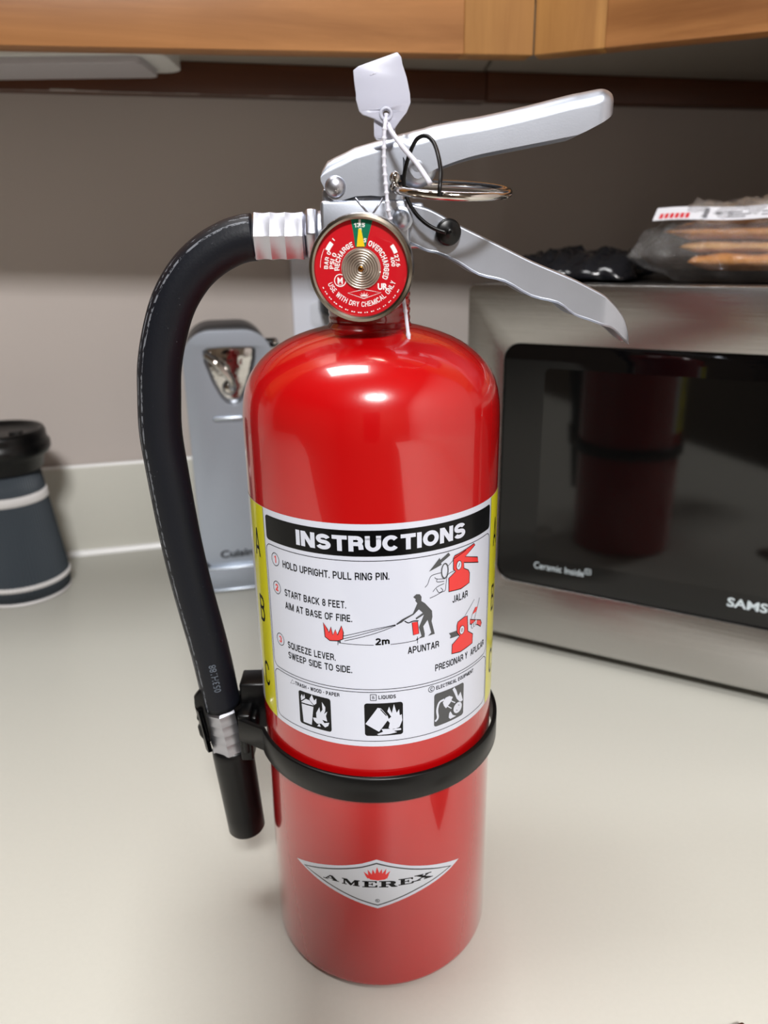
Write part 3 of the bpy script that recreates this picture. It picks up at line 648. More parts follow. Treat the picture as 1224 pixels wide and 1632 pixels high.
def flat_print(y):
    return lambda x, z, l: Vector((x * .001, y - l * .00006, z * .001))
p = Print(flat_print(.0014), step=None)
p.text('Ceramic Inside', (33.4, 76.4), (74.5, 76.4), 5.6, 0, bold=.0)
p.stroke(rrect(75.3, 79.8, 79.2, 83.6, .8, 3), .45, 0, 2, True)
p.text('D', (76.6, 80.2), (78.6, 80.2), 2.3, 0)
p.build('lettering', door, [LETG])
p = Print(flat_print(.0014), step=None)
p.text('SAMSUNG', (180.5, 74.6), (233.0, 74.6), 6.9, 0, bold=.025)
p.build('lettering', door, [LETG])
for x in (.01, .44):
    for y in (.05, .34):
        bm = bmesh.new(); lathe(bm, [(.010, 0.0002), (.011, .002), (.011, .0125)], 20, cap=True)
        o = mesh_obj('foot', bm, BLACK_M, t); o.location = (x, y, 0)

# ------------------------------------------------------------------ things on the microwave
def crumple(bm, amp, sc, seed=0, keep=None):
    from mathutils import noise
    for v in bm.verts:
        n = noise.noise_vector(v.co * sc + Vector((seed, seed * 2, 0)))
        v.co += n * amp
MB = MM @ Matrix.Translation((0, .08, 0))
PLB = mat('black_plastic_film', srgb(20, 21, 26), .22, coat=.3, bump=.3, bscale=90)
def pillow_bag(x0, x1, y0, y1, z0, z1, seed, amp, nx=40, ny=22, droop=.25):
    from mathutils import noise
    bm = bmesh.new(); G = []
    for side in (1, -1):
        rows = []
        for i in range(nx + 1):
            row = []
            for j in range(ny + 1):
                u, v = i / nx, j / ny
                e = min(1, (min(u, 1 - u) / .14)) ** .6 * min(1, (min(v, 1 - v) / .25)) ** .6
                zc = z0 + (z1 - z0) * droop
                z = zc + ((z1 - zc) if side > 0 else (z0 - zc)) * e
                p = Vector((x0 + (x1 - x0) * u, y0 + (y1 - y0) * v, z))
                q = Vector((p.x * 60 + seed, p.y * 60, p.z * 40 + side * 3))
                nz = abs(noise.noise(q)) + .5 * abs(noise.noise(q * 2.3))
                p.z += amp * (nz - .3) * (1 if side > 0 else -.15) * (.3 + .7 * e)
                p.y += amp * .6 * noise.noise(q * 1.3 + Vector((9, 9, 9)))
                p.x += amp * .5 * noise.noise(q * 1.7 + Vector((3, 1, 9)))
                p.z = max(p.z, z0)
                row.append(p)
            rows.append(row)
        G.append(rows)
    T_ = [[bm.verts.new(p) for p in r] for r in G[0]]
    B_ = [[T_[i][j] if i in (0, nx) or j in (0, ny) else bm.verts.new(G[1][i][j]) for j in range(ny + 1)] for i in range(nx + 1)]
    for i in range(nx):
        for j in range(ny):
            bm.faces.new((T_[i][j], T_[i + 1][j], T_[i + 1][j + 1], T_[i][j + 1]))
            bm.faces.new((B_[i][j], B_[i][j + 1], B_[i + 1][j + 1], B_[i + 1][j]))
    return bm
bm = pillow_bag(-.03, .074, .075, .20, .2985, .320, 3, .010, droop=.1)
o = mesh_obj('plastic_bag', bm, PLB, smooth=True); o.matrix_world = MM
tag(o, 'crumpled dark plastic bag lying flat on top of the microwave, under the clear bag', 'bag')

CRK = [mat('toasted_cracker_brown', srgb(196, 132, 64), .7, bump=.6, bscale=160, var=.25, vscale=70),
       mat('pale_cracker', srgb(206, 158, 98), .75, bump=.6, bscale=160, var=.25, vscale=70)]
t = thing('snack_bag', 'clear plastic bag of flat brown crackers with a white printed label, on the microwave', 'bag')
t.matrix_world = MM @ Matrix.Translation((.165, .092, .2985)) @ Matrix.Rotation(math.radians(-2), 4, 'Z')
def cracker(x, y, z, L, Wd, th, rx, ry, m):
    bm = pillow_bag(-L / 2, L / 2, -Wd / 2, Wd / 2, -th / 2, th / 2, x * 900 + z * 3000, .0030, 40, 12, droop=.5)
    o = mesh_obj('cracker', bm, m, t, smooth=True)
    o.location = (x, y, z); o.rotation_euler = (rx, ry, random.uniform(-.06, .06))
zc = .0115
for k, (x, y, z, L) in enumerate(((.010, .0, .0165, .115), (.006, .004, .0262, .118), (.002, .002, .0362, .130), (.012, .006, .0450, .118), (.125, .003, .018, .09), (.122, .002, .028, .10), (.120, .004, .0395, .09))):
    cracker(x, y, z, L, .075, .0120 if k % 2 else .0135, .02, random.uniform(-.03, .02), CRK[k % 2])
FILM = clear_mat('clear_crinkled_film', (.93, .93, .94, 1), .05, mix=.05, ior=1.5, body=.05, bump=1.0)
bm = pillow_bag(-.088, .19, -.048, .050, .0012, .0560, 5, .010, 90, 44, droop=.35)
mesh_obj('plastic_film', bm, FILM, t, smooth=True)
bm = bmesh.new()
PPR = mat('label_paper', srgb(214, 214, 220), .5); RPR = mat('label_red_print', srgb(200, 40, 50), .5); GPR = mat('label_grey_print', srgb(110, 110, 118), .5)
ML = Matrix.Translation((-.072, -.0385, .0440)) @ Matrix.Rotation(math.radians(32), 4, 'X')
def lab(x, y, l): 
    return ML @ Vector((x * .001, y * .001, .0007 * math.sin(x * .09) + l * .00012 + .0006))
p = Print(lab, step=4)
p.poly([(0, 0), (104, 0), (104, 17), (0, 17)], 0, 0)
for i in range(6): p.poly([(4 + i * 3.6, 2), (6.6 + i * 3.6, 2), (6.6 + i * 3.6, 8.5), (4 + i * 3.6, 8.5)], 1, 1)
for x, y, w_, h_ in ((34, 2, 3, 13), (42, 7, 4, 3), (50, 3, 12, 1.5), (50, 6, 15, 1.5), (50, 9, 9, 1.5), (72, 4, 16, 1.5), (72, 8, 12, 1.5)):
    p.poly([(x, y), (x + w_, y), (x + w_, y + h_), (x, y + h_)], 2, 1)
o = p.build('printed_label', t, [PPR, RPR, GPR]); part_label(o, 'white paper label with red and grey print')

# ------------------------------------------------------------------ can opener
aO = math.radians(11.5)
MO = Matrix.Translation((-.1456, .3933, 0)) @ Matrix.Rotation(aO, 4, 'Z')
t = thing('can_opener', 'silver upright electric can opener with rounded top, left of the extinguisher', 'can opener')
t.matrix_world = MO
SIL = mat('brushed_silver_plastic', srgb(160, 168, 180), .38, metal=.55, var=.03, vscale=20)
SILE = mat('satin_silver_edge', srgb(188, 196, 206), .25, metal=.8)
CHR = mat('chrome_cutter_plate', srgb(190, 188, 186), .07, metal=1, bump=1.2, bscale=70)
DRK = mat('dark_grey_housing', srgb(50, 52, 58), .4)
XL, XR, ZO = -.0262, .0562, .2572
bm = bmesh.new()
body = rrect(XL + .001, XR - .001, .0015, ZO + .0012, .027, 8)
prism(bm, [body], .085, Matrix.Translation((0, .095, 0)) @ MX)
mesh_obj('housing', bm, DRK, t, smooth=False, bevel=.004)
face = [(x, z) for x, z in rrect(XL, XR, .020, ZO, .026, 8)]
inset = [(-.0075, .2395), (-.0035, .2420), (.0100, .2425), (.036, .2420), (.0405, .2395), (.0395, .2300), (.0330, .2080), (.0270, .1950), (.0225, .1905), (.0165, .1885), (.0105, .1905), (.0055, .1960), (-.0010, .2100), (-.0070, .2290)]
bm = bmesh.new(); prism(bm, [face, inset], .010, Matrix.Translation((0, .0095, 0)) @ MX)
mesh_obj('front_shell', bm, SIL, t, smooth=False, bevel=.0028, bseg=4)
bm = bmesh.new()
prism(bm, [[(x * .98 + .0003, z * .999 + .0002) for x, z in inset]], .002, Matrix.Translation((0, .0085, 0)) @ MX)
cp = mesh_obj('cutter_plate', bm, CHR, t, smooth=False, bevel=.0005); part_label(cp, 'mirror chrome plate with the cutting lever')
bm = bmesh.new()
tube(bm, catmull([(-.006, .002, .236), (.002, -.004, .230), (.010, -.006, .221), (.016, -.005, .212), (.016, .001, .204)], 5), .0032, 12)
lathe(bm, [(.0005, .0055), (.004, .0055), (.0065, .003), (.007, 0)], 20, Matrix.Translation((.014, .0055, .204)) @ MX, cap=True)
lathe(bm, [(.0005, .008), (.003, .0075), (.0042, .004), (.0045, 0)], 16, Matrix.Translation((.012, .0055, .222)) @ MX, cap=True)
mesh_obj('cutting_lever', bm, STEEL, cp)
bm = bmesh.new(); box(bm, .046, .0625, .004, .018, .2395, .2475)
mesh_obj('lever_handle', bm, BLACK, t, smooth=False, bevel=.003)
bm = bmesh.new(); lathe(bm, [(.0005, .004), (.002, .0035), (.0028, 0)], 12, Matrix.Translation((.059, .004, .2445)) @ MX, cap=True)
mesh_obj('screw', bm, STEEL, t)
for z, x0, x1, nm in ((.1768, -.0035, .040, 'ridge'),):
    bm = bmesh.new(); box(bm, x0, x1, -.0035, .0, z - .0020, z + .0018); mesh_obj(nm, bm, SILE, t, smooth=False, bevel=.0012)
bm = bmesh.new(); box(bm, XL, XR, -.005, .008, .0022, .0245)
mesh_obj('base_step', bm, SIL, t, smooth=False, bevel=.0016, bseg=3)
for z in (.0262, .0025):
    bm = bmesh.new(); box(bm, XL, XR, -.0065, .004, z - .0016, z + .0010)
    mesh_obj('lit_edge', bm, SILE, t, smooth=False, bevel=.0008)  # lighter strips put the light caught by the base edges into colour
for x in (-.015, .045):
    for y in (.012, .082):
        bm = bmesh.new(); lathe(bm, [(.004, .0001), (.0045, .0024)], 14, cap=True); o = mesh_obj('foot', bm, BLACK_M, t); o.location = (x, y, 0)
p = Print(flat_print(-.0006), step=None)
p.text('Cuisinart', (-8.2, 35.4), (40.5, 36.2), 7.6, 0, bold=.03)
p.build('lettering', t, [INK])

# ------------------------------------------------------------------ travel cup
t = thing('travel_cup', 'dark blue-grey ribbed cup with white bands and a black lid, far left', 'cup', (-.36, .405, 0))
CUPM = mat('ribbed_blue_grey_silicone', srgb(54, 62, 70), .6); CUPW = mat('white_cup_band', srgb(208, 206, 206), .5)
fl = lambda a, r, z: r * (1 + (.016 * math.cos(a * 84)))
def rr(z): return .0447 + (.0333 - .0447) * (z - .02) / (.125 - .02) if z > .02 else .0447 - .0006 * (.02 - z) / .02
bm = bmesh.new(); lathe(bm, [(rr(z), z) for z in (.0035, .02, .05, .08, .105, .128)], 768, rf=fl, cap=True)
mesh_obj('body', bm, CUPM, t, smooth=True)
for z0, z1, nm in ((.0985, .1075, 'band'), (.0150, .0200, 'band')):
    bm = bmesh.new(); lathe(bm, [(rr(z0) + .0002, z0), (rr(z0) + .0010, z0 + .0006), (rr(z1) + .0010, z1 - .0006), (rr(z1) + .0002, z1)], 768, rf=fl)
    mesh_obj(nm, bm, CUPW, t)
bm = bmesh.new(); lathe(bm, [(.040, .0002), (.0452, .0004), (.0454, .0030), (.0440, .0036)], 96, cap=True)
mesh_obj('base_ring', bm, CUPW, t)
bm = bmesh.new()
lathe(bm, [(.0350, .128), (.0375, .1300), (.0395, .1400), (.0445, .1440), (.0468, .1480), (.0468, .1540), (.0450, .1562), (.0440, .1600), (.0442, .1640), (.0425, .1675), (.0405, .1680), (.0375, .1650), (.0340, .1630), (.0005, .1628)], 96, cap=True)
lid = mesh_obj('lid', bm, BLACK, t); part_label(lid, 'glossy black lid with a raised rim')
bm = bmesh.new(); box(bm, .014, .024, -.005, .005, .1625, .1655); mesh_obj('sip_tab', bm, BLACK_M, lid, smooth=False, bevel=.001)

# dark brown object whose corner just shows at the bottom edge
bm = bmesh.new(); prism(bm, [rrect(-.05, 0, -.035, 0, .0008)], .004)
o = mesh_obj('wooden_block', bm, mat('dark_brown_wood', srgb(70, 34, 14), .45, var=.3, vscale=60), None, smooth=False, bevel=.0008)
o.matrix_world = Matrix.Translation((.1588, -.0788, .0002)) @ Matrix.Rotation(math.radians(17), 4, 'Z')
tag(o, 'dark brown object, only its corner in frame at the bottom right edge', 'block')

# the phone the picture is taken with: its back faces the extinguisher, held just behind the lens
cam = SC.camera
t = thing('smartphone', 'dark smartphone held up in front of the extinguisher, taking the picture', 'phone')
t.matrix_world = cam.matrix_world @ Matrix.Translation((0, 0, .0015))
bm = bmesh.new(); prism(bm, [rrect(-.0375, .0375, -.128, .032, .010)], .008)
mesh_obj('phone_body', bm, BLACK, t, smooth=False, bevel=.002)
bm = bmesh.new(); prism(bm, [rrect(-.035, .035, -.122, .027, .008)], .0006, Matrix.Translation((0, 0, .0082)))
mesh_obj('screen', bm, GLASS_B, t, smooth=False)


# ------------------------------------------------------------------ the fire extinguisher (measured in mm, axis at the origin)
EX = thing('fire_extinguisher', 'red fire extinguisher with a pressure gauge and black hose standing on the counter', 'fire extinguisher')
mm = .001
RB = .054
def arc(r0, z0, r1, z1, n, bulge):              # quarter-ellipse shoulder
    return [(r1 + (r0 - r1) * math.cos(PI / 2 * k / n) ** bulge, z0 + (z1 - z0) * math.sin(PI / 2 * k / n) ** bulge) for k in range(n + 1)]
bm = bmesh.new()
prof = [(.0005, .0012), (.046, .0012), (.050, .0002), (.0528, .0004), (.0537, .0014), (.054, .003), (.054, .07), (.054, .15), (.054, .2585)]
dome = [(.0540, .2620), (.0539, .2660), (.0535, .2705), (.0527, .2750), (.0515, .2788), (.0498, .2823), (.0476, .2854), (.0450, .2882), (.0418, .2909), (.0380, .2934), (.0338, .2956), (.0295, .2973), (.0250, .2988), (.0205, .3000), (.0165, .3008), (.0060, .3009)]
prof += dome
lathe(bm, prof, 160)
mesh_obj('cylinder_body', bm, RED, EX)
bm = bmesh.new()
pr_ = [(.0172, .2990), (.0176, .3004), (.0168, .3014)]
for k in range(4):
    z = .3022 + k * .0030
    pr_ += [(.0163, z), (.0166, z + .0007), (.0166, z + .0019), (.0163, z + .0026)]
pr_ += [(.0166, .3150), (.0166, .3200), (.010, .3204)]
lathe(bm, pr_, 72)
o = mesh_obj('neck_collar', bm, RED_DARK, EX, flat_angle=50); part_label(o, 'dark red threaded neck collar')

# valve body
bm = bmesh.new()
lathe(bm, [(.0090, .3203), (.0165, .3203), (.0168, .3225), (.0168, .3330), (.0150, .3350), (.004, .3352)], 56)
box(bm, -.0170, .0140, -.0078, .0078, .330, .3520)
box(bm, -.0176, .0160, -.0125, .0125, .3265, .3475)
box(bm, .0060, .0215, -.0095, .0095, .3300, .3465)
vb = mesh_obj('valve_body', bm, ALU, EX, smooth=False, bevel=.0015, bseg=3)
bm = bmesh.new()                                 # chamfered lines on the front of the casting
for a, b in (((-4.4, 348.2), (.9, 342.2)), ((6.0, 348.0), (1.6, 342.0))):
    A_, B_ = Vector((a[0] * mm, -.01262, a[1] * mm)), Vector((b[0] * mm, -.01262, b[1] * mm))
    tube(bm, [A_, B_], .00035, 8)
mesh_obj('casting_ridge', bm, ALU_B, vb)
def dome_head(bm, x, z, r, y, h, s=-1):
    M = Matrix.Translation((x * mm, y * mm, z * mm)) @ Matrix.Rotation(PI / 2, 4, 'X')
    lathe(bm, [(.0003, h * mm)] + [(r * mm * math.sin(PI / 2 * k / 6), h * mm * math.cos(PI / 2 * k / 6)) for k in range(1, 7)] + [(r * mm, -.4 * mm)], 28, M, cap=True)
bm = bmesh.new(); dome_head(bm, 12.6, 340.6, 3.5, -12.6, 3.4); lathe(bm, [(.0044, 0), (.0044, .001), (.0034, .0014)], 28, Matrix.Translation((.0126, -.0122, .3406)) @ Matrix.Rotation(PI / 2, 4, 'X'), cap=True)
mesh_obj('rivet', bm, ALU, EX, flat_angle=40)

def wn(o):
    m = o.modifiers.new('weighted_normal', 'WEIGHTED_NORMAL'); m.keep_sharp = True; m.weight = 80
    return o
def channel(bm, st, hw, rad, th, curl=0, tip=None):
    """inverted-U pressed channel lofted through stations (x, ztop, zbottom) in mm"""
    rings = []
    n = len(st)
    for i, (x, zt, zb) in enumerate(st):
        k = tip(i, n) if tip else 1
        w_, r_ = hw * k, min(rad * (.4 + .6 * k), (zt - zb) * .45)
        outer = [(-w_ - curl, zb)] if curl else [(-w_, zb)]
        if curl: outer += [(-w_ - curl * .4, zb + .5), (-w_, zb + 1.1)]
        for q in range(9):
            a = PI - PI / 2 * q / 8
            outer.append((-w_ + r_ + r_ * math.cos(a), zt - r_ + r_ * math.sin(a)))
        for q in range(9):
            a = PI / 2 - PI / 2 * q / 8
            outer.append((w_ - r_ + r_ * math.cos(a), zt - r_ + r_ * math.sin(a)))
        if curl: outer += [(w_, zb + 1.1), (w_ + curl * .4, zb + .5)]
        outer.append((w_ + curl, zb) if curl else (w_, zb))
        t_ = min(th, (zt - zb) * .4, w_ * .6)
        inner = []
        for y, z in outer:
            yy = max(-w_ + t_, min(w_ - t_, y * (1 - t_ / max(w_, .1)))); zz = min(z, zt - t_)
            inner.append((yy, zz))
        loop = outer + inner[::-1]
        rings.append([bm.verts.new((x * mm, y * mm, z * mm)) for y, z in loop])
    m = len(rings[0])
    for i in range(n - 1):
        for k in range(m):
            bm.faces.new((rings[i][k], rings[i][(k + 1) % m], rings[i + 1][(k + 1) % m], rings[i + 1][k]))
    h = m // 2
    for ring in (rings[0], rings[-1]):
        for k in range(h - 1):
            try: bm.faces.new((ring[k], ring[k + 1], ring[m - 2 - k], ring[m - 1 - k]))
            except ValueError: pass
def dense(st, per=3):
    c = catmull([Vector(s) for s in st], per); return [tuple(v) for v in c]
UP = [(x, a, b) for x, a, b in DATA['up']]; UP2 = DATA['up2']; LO = DATA['lo']
bm = bmesh.new()
channel(bm, [(-17.0, 356.2, 354.2)] + [(x, a + .9, b) for x, a, b in UP], 11.6, 4.6, 1.5)
lev = wn(mesh_obj('upper_lever', bm, ALU, EX, flat_angle=42)); part_label(lev, 'long aluminium squeeze lever raised above the handle')
bm = bmesh.new()
ntip = 0
def utip(i, n): 
    k = (n - 1 - i) / 9
    return 1 if k > 1 else max(.06, math.sqrt(max(0, 1 - (1 - k) ** 2)))
channel(bm, [(9.0, 369.2, 362.0)] + dense([(13.8, 370.4, 362)] + [(s[0], s[1] + 1.3, s[2]) for s in UP2[1:]], 3), 9.8, 6.0, 1.5, tip=utip)
wn(mesh_obj('lever_grip', bm, ALU, lev, flat_angle=42))
bm = bmesh.new(); lathe(bm, [(.0003, .0078), (.003, .0075), (.0058, .0058), (.0072, .003), (.0075, 0), (.0075, -.004)], 28, Matrix.Translation((.0190, -.0060, .3590)) @ Matrix.Rotation(PI / 2, 4, 'X') @ Matrix.Scale(.5, 4, (0, 0, 1)))
mesh_obj('lever_boss', bm, ALU, lev)
bm = bmesh.new()
def ltip(i, n):
    k = (n - 1 - i) / 12
    return 1 if k > 1 else max(.45, .45 + .55 * k ** .6)
channel(bm, dense([tuple(s) for s in LO], 3), 10.0, 1.2, 1.5, curl=1.1, tip=ltip)
wn(mesh_obj('lower_handle', bm, ALU, EX, flat_angle=42))
bm = bmesh.new(); dome_head(bm, -11.7, 352.2, 3.9, -11.6, 2.6); mesh_obj('rivet', bm, ALU_B, EX)
bm = bmesh.new(); lathe(bm, [(.003, -.012), (.003, .012)], 20, Matrix.Translation((-.0117, 0, .3522)) @ Matrix.Rotation(PI / 2, 4, 'X'), cap=True); mesh_obj('hinge_pin', bm, STEEL, EX)

# pull pin and ring
bm = bmesh.new()
tube(bm, [Vector((.0101, -.0190, .3515)), Vector((.0101, -.010, .3518)), Vector((.0101, .016, .3520))], .0016, 14)
lathe(bm, [(.0003, .0022), (.0013, .0018), (.0020, .0006), (.0020, -.0006), (.0013, -.0018), (.0003, -.0022)], 16, Matrix.Translation((.0103, -.0165, .3546)))
pin = mesh_obj('pull_pin', bm, STEEL, EX)
bm = bmesh.new()
cR = Vector((.0312, -.0135, .3504)); tl = math.radians(9); pts = []
for k in range(72):
    a = 2 * PI * k / 72
    x, y = .0212 * math.cos(a), .0212 * math.sin(a)
    pts.append(cR + Vector((x, y * math.cos(tl), y * math.sin(tl) - x * .045)))
tube(bm, pts, .00150, 12, closed=True)
mesh_obj('ring', bm, STEEL, pin)

# pressure gauge
gx, gy, gz = -.0027, -.0335, .3238
gn = Vector((-.10, -1, -.035)).normalized()
gX = Vector((0, 0, 1)).cross(gn).normalized() ; gY = gn.cross(gX).normalized()
rl = math.radians(1.5)
MG = Matrix(((gX.x, gY.x, gn.x, gx), (gX.y, gY.y, gn.y, gy), (gX.z, gY.z, gn.z, gz), (0, 0, 0, 1)))
gauge = bpy.data.objects.new('pressure_gauge', None); COL.objects.link(gauge); gauge.parent = EX; gauge.matrix_world = MG
def gput(o): o.matrix_world = MG; o.parent = gauge; o.matrix_parent_inverse = Matrix(); o.matrix_local = Matrix(); return o
RG = .0166                                       # radius of the printed dial
bm = bmesh.new()
lathe(bm, [(RG, -.0006), (RG + .0001, .0012), (RG + .0008, .0017), (RG + .0018, .0014), (.0187, .0002), (.0189, -.0020), (.0187, -.0090), (.0170, -.0115), (.0080, -.0120), (.0060, -.0130), (.0060, -.0215)], 96)
gput(mesh_obj('gauge_case', bm, RIM, None, flat_angle=50))
bm = bmesh.new(); lathe(bm, [(.0003, -.0005), (RG + .0004, -.0005)], 72)
gput(mesh_obj('dial_face', bm, mat('dial_red', srgb(200, 14, 30), .35), None))
SCALE = 488 / RG                                 # dial units measured on the photograph's own gauge
class GP(Print): pass
def gmap(x, y, l): return Vector((x / SCALE, y / SCALE, -.00042 + l * .00003))
GRN = mat('dial_green', srgb(0, 112, 84), .35); DWH = mat('dial_white', srgb(255, 250, 250), .4); NYE = mat('needle_yellow', srgb(238, 205, 20), .4)
p = Print(gmap, step=None)
def sector(r0, r1, a0, a1, n=10):
    A_ = [math.radians(a0 + (a1 - a0) * k / n) for k in range(n + 1)]
    return [(r1 * math.cos(a), r1 * math.sin(a)) for a in A_] + [(r0 * math.cos(a), r0 * math.sin(a)) for a in A_[::-1]]
p.poly([(-55, 215), (-68, 340), (-92, 480), (-60, 484), (0, 487), (80, 481), (132, 470), (92, 340), (55, 215)], 0, 0)
p.build('green_zone', gauge, [GRN])
p = Print(gmap, step=None)
p.arc_sign('RECHARGE', 228, 184, 108, 54, 0, t=.20)
p.arc_sign('OVERCHARGED', 238, 71, -24, 58, 0, t=.20)
p.arc_sign('USE WITH DRY CHEMICAL ONLY', 392, 203, 339, 54, 0, inward=True)
p.arc_sign('PSI 0', 288, 180, 150, 46, 0, t=.20)
p.arc_sign('BAR 0', 348, 180, 152, 44, 0, t=.20)
p.arc_sign('400', 322, 19, 3, 42, 0, t=.20)
p.arc_sign('27.6', 372, 20, 2, 42, 0, t=.20)
p.arc_sign('13.5', 408, 98, 83, 42, 0, t=.20)
p.arc_sign('5', 262, 83, 77, 42, 0, t=.20)
p.poly(sector(372, 420, 152, 139), 0); p.poly(sector(388, 420, 134.5, 133), 0)
p.poly(sector(376, 418, 35, 22), 0)
p.poly(sector(330, 398, 91.5, 87.5), 0, 1)
p.poly([(-12, 424), (10, 424), (10, 484), (-12, 484)], 0, 1)
for a in range(204, 336, 3):
    if a % 9: p.poly(sector(446, 457, a, a + random.uniform(1.2, 2.4), 2), 0)
p.poly(sector(430, 434, 152, 178), 0)
p.stroke([(-150, -247), (22, -212), (205, -247), (22, -306)], 7, 0, 2, True)
for dx, hh in ((-40, 26), (-24, 44), (-6, 34), (8, 52), (24, 34), (42, 46), (58, 26)):
    p.poly([(20 + dx * .55 - 6, -285), (20 + dx - 1, -285 + hh), (20 + dx * .55 + 7, -285)], 0, 2)
p.ell((-226, -118), 60, 62, 0, 2, wd=9)
p.text('M', (-254, -152), (-198, -152), 66, 0, 2, bold=.02)
p.stroke([(-255, -164), (-196, -164)], 6, 0)
p.text('UR', (172, -214), (276, -214), 62, 0, 2, bold=.045)
p.build('dial_lettering', gauge, [DWH])
p = Print(lambda x, y, l: Vector((x / SCALE, y / SCALE, .00012)), step=None)
p.poly([(-38, 218), (46, 218), (14, 392), (-14, 392)], 0, 0)
p.build('needle', gauge, [NYE])
bm = bmesh.new()                                 # coiled bourdon spring in the centre
pts = []
for k in range(0, 7 * 48):
    a = 2 * PI * k / 48; r_ = (28 + (205 - 28) * k / (7 * 48)) / SCALE
    pts.append(Vector((r_ * math.cos(a), r_ * math.sin(a), -.00005 + .0002 * (1 - k / 336))))
tube(bm, pts, .00031, 6)
gput(mesh_obj('coil_spring', bm, mat('spring_bronze', srgb(225, 216, 204), .3, metal=1), None))
bm = bmesh.new(); lathe(bm, [(.0003, -.0003), (208 / SCALE, -.0003)], 48)
gput(mesh_obj('spring_plate', bm, mat('spring_plate_steel', srgb(176, 156, 146), .4, metal=.3), None))
bm = bmesh.new(); lathe(bm, [(.0003, .0005), (.0006, .0005), (.0010, .0002), (.0011, -.0002)], 16)
gput(mesh_obj('spindle', bm, mat('brass', srgb(150, 96, 40), .3, metal=1), None))
bm = bmesh.new(); lathe(bm, [(.0003, .00155), (.010, .00140), (RG - .0012, .00105), (RG + .0002, .0006)], 64)
gput(mesh_obj('lens', bm, clear_mat('gauge_lens', (.98, .98, .98, 1), .05), None))

# hose
hp = catmull([Vector((x * mm, 0, z * mm)) for x, z in DATA['hose']], 8)
m_, nt, pb = new_mat('black_rubber_hose')
pb.inputs['Base Color'].default_value = srgb(13, 16, 24); pb.inputs['Roughness'].default_value = .5; pb.inputs['Specular IOR Level'].default_value = .3
N = nt.nodes.new; Lk = nt.links.new
uv = N('ShaderNodeUVMap'); sep = N('ShaderNodeSeparateXYZ'); Lk(uv.outputs[0], sep.inputs[0])
def mth(op, a, b=None, c=None):
    n = N('ShaderNodeMath'); n.operation = op; n.use_clamp = False
    for i, v in enumerate((a, b, c)):
        if v is None: continue
        if isinstance(v, (int, float)): n.inputs[i].default_value = v
        else: Lk(v, n.inputs[i])
    return n.outputs[0]
mask = None
for u0, wd, th, ofs in ((.105, .009, .49, 0), (.150, .007, .51, 3), (.185, .02, .60, 7)):
    cmb = N('ShaderNodeCombineXYZ'); Lk(mth('MULTIPLY', sep.outputs[0], 30), cmb.inputs[0]); Lk(mth('MULTIPLY', sep.outputs[1], 210), cmb.inputs[1]); cmb.inputs[2].default_value = ofs
    ns = N('ShaderNodeTexNoise'); ns.inputs['Detail'].default_value = 5; ns.inputs['Roughness'].default_value = .75; ns.inputs['Scale'].default_value = 1; Lk(cmb.outputs[0], ns.inputs['Vector'])
    near = mth('LESS_THAN', mth('ABSOLUTE', mth('SUBTRACT', sep.outputs[0], u0)), wd)
    mk = mth('MULTIPLY', near, mth('GREATER_THAN', ns.outputs['Fac'], th))
    mask = mk if mask is None else mth('MAXIMUM', mask, mk)
tc = N('ShaderNodeTexCoord'); n3 = N('ShaderNodeTexNoise'); n3.inputs['Scale'].default_value = 900; n3.inputs['Detail'].default_value = 4; Lk(tc.outputs['Object'], n3.inputs['Vector'])
spk = mth('MULTIPLY', mth('GREATER_THAN', n3.outputs['Fac'], .74), .5)
mask = mth('MAXIMUM', mth('MULTIPLY', mask, .6), spk)
mx = N('ShaderNodeMix'); mx.data_type = 'RGBA'; mx.inputs[6].default_value = srgb(13, 16, 24); mx.inputs[7].default_value = srgb(138, 142, 150)
Lk(mask, mx.inputs[0]); Lk(mx.outputs[2], pb.inputs['Base Color'])
bp = N('ShaderNodeBump'); bp.inputs['Strength'].default_value = .25; bp.inputs['Distance'].default_value = .0003; Lk(n3.outputs['Fac'], bp.inputs['Height']); Lk(bp.outputs[0], pb.inputs['Normal'])
bm = bmesh.new(); tube(bm, hp, lambda f, l: .0089, 40, uv=True)
hose = mesh_obj('hose', bm, m_, EX); part_label(hose, 'black rubber discharge hose, scuffed along its outer side')
# grey batch marking printed along the lower end of the hose
tl_ = [0]
for i in range(1, len(hp)): tl_.append(tl_[-1] + (hp[i] - hp[i - 1]).length)
def on_hose(a, c, l):
    s = a * mm; i = 0
    while i < len(hp) - 2 and tl_[i + 1] < s: i += 1
    T_ = (hp[i + 1] - hp[i]).normalized(); q = hp[i] + T_ * (s - tl_[i])
    side = Vector((0, -1, 0)).cross(T_).normalized(); ang = c * mm / .0089
    return q + (Vector((0, -1, 0)) * math.cos(ang) + side * math.sin(ang)) * (.0089 + .00006)
Lh = tl_[-1] / mm
p = Print(on_hose, step=2)
p.text('053H188', (Lh - 12.0, 3.4), (Lh - 26.5, 3.4), 3.1, 0, bold=0)
p.build('hose_marking', hose, [mat('faded_grey_print', srgb(92, 100, 112), .6)])

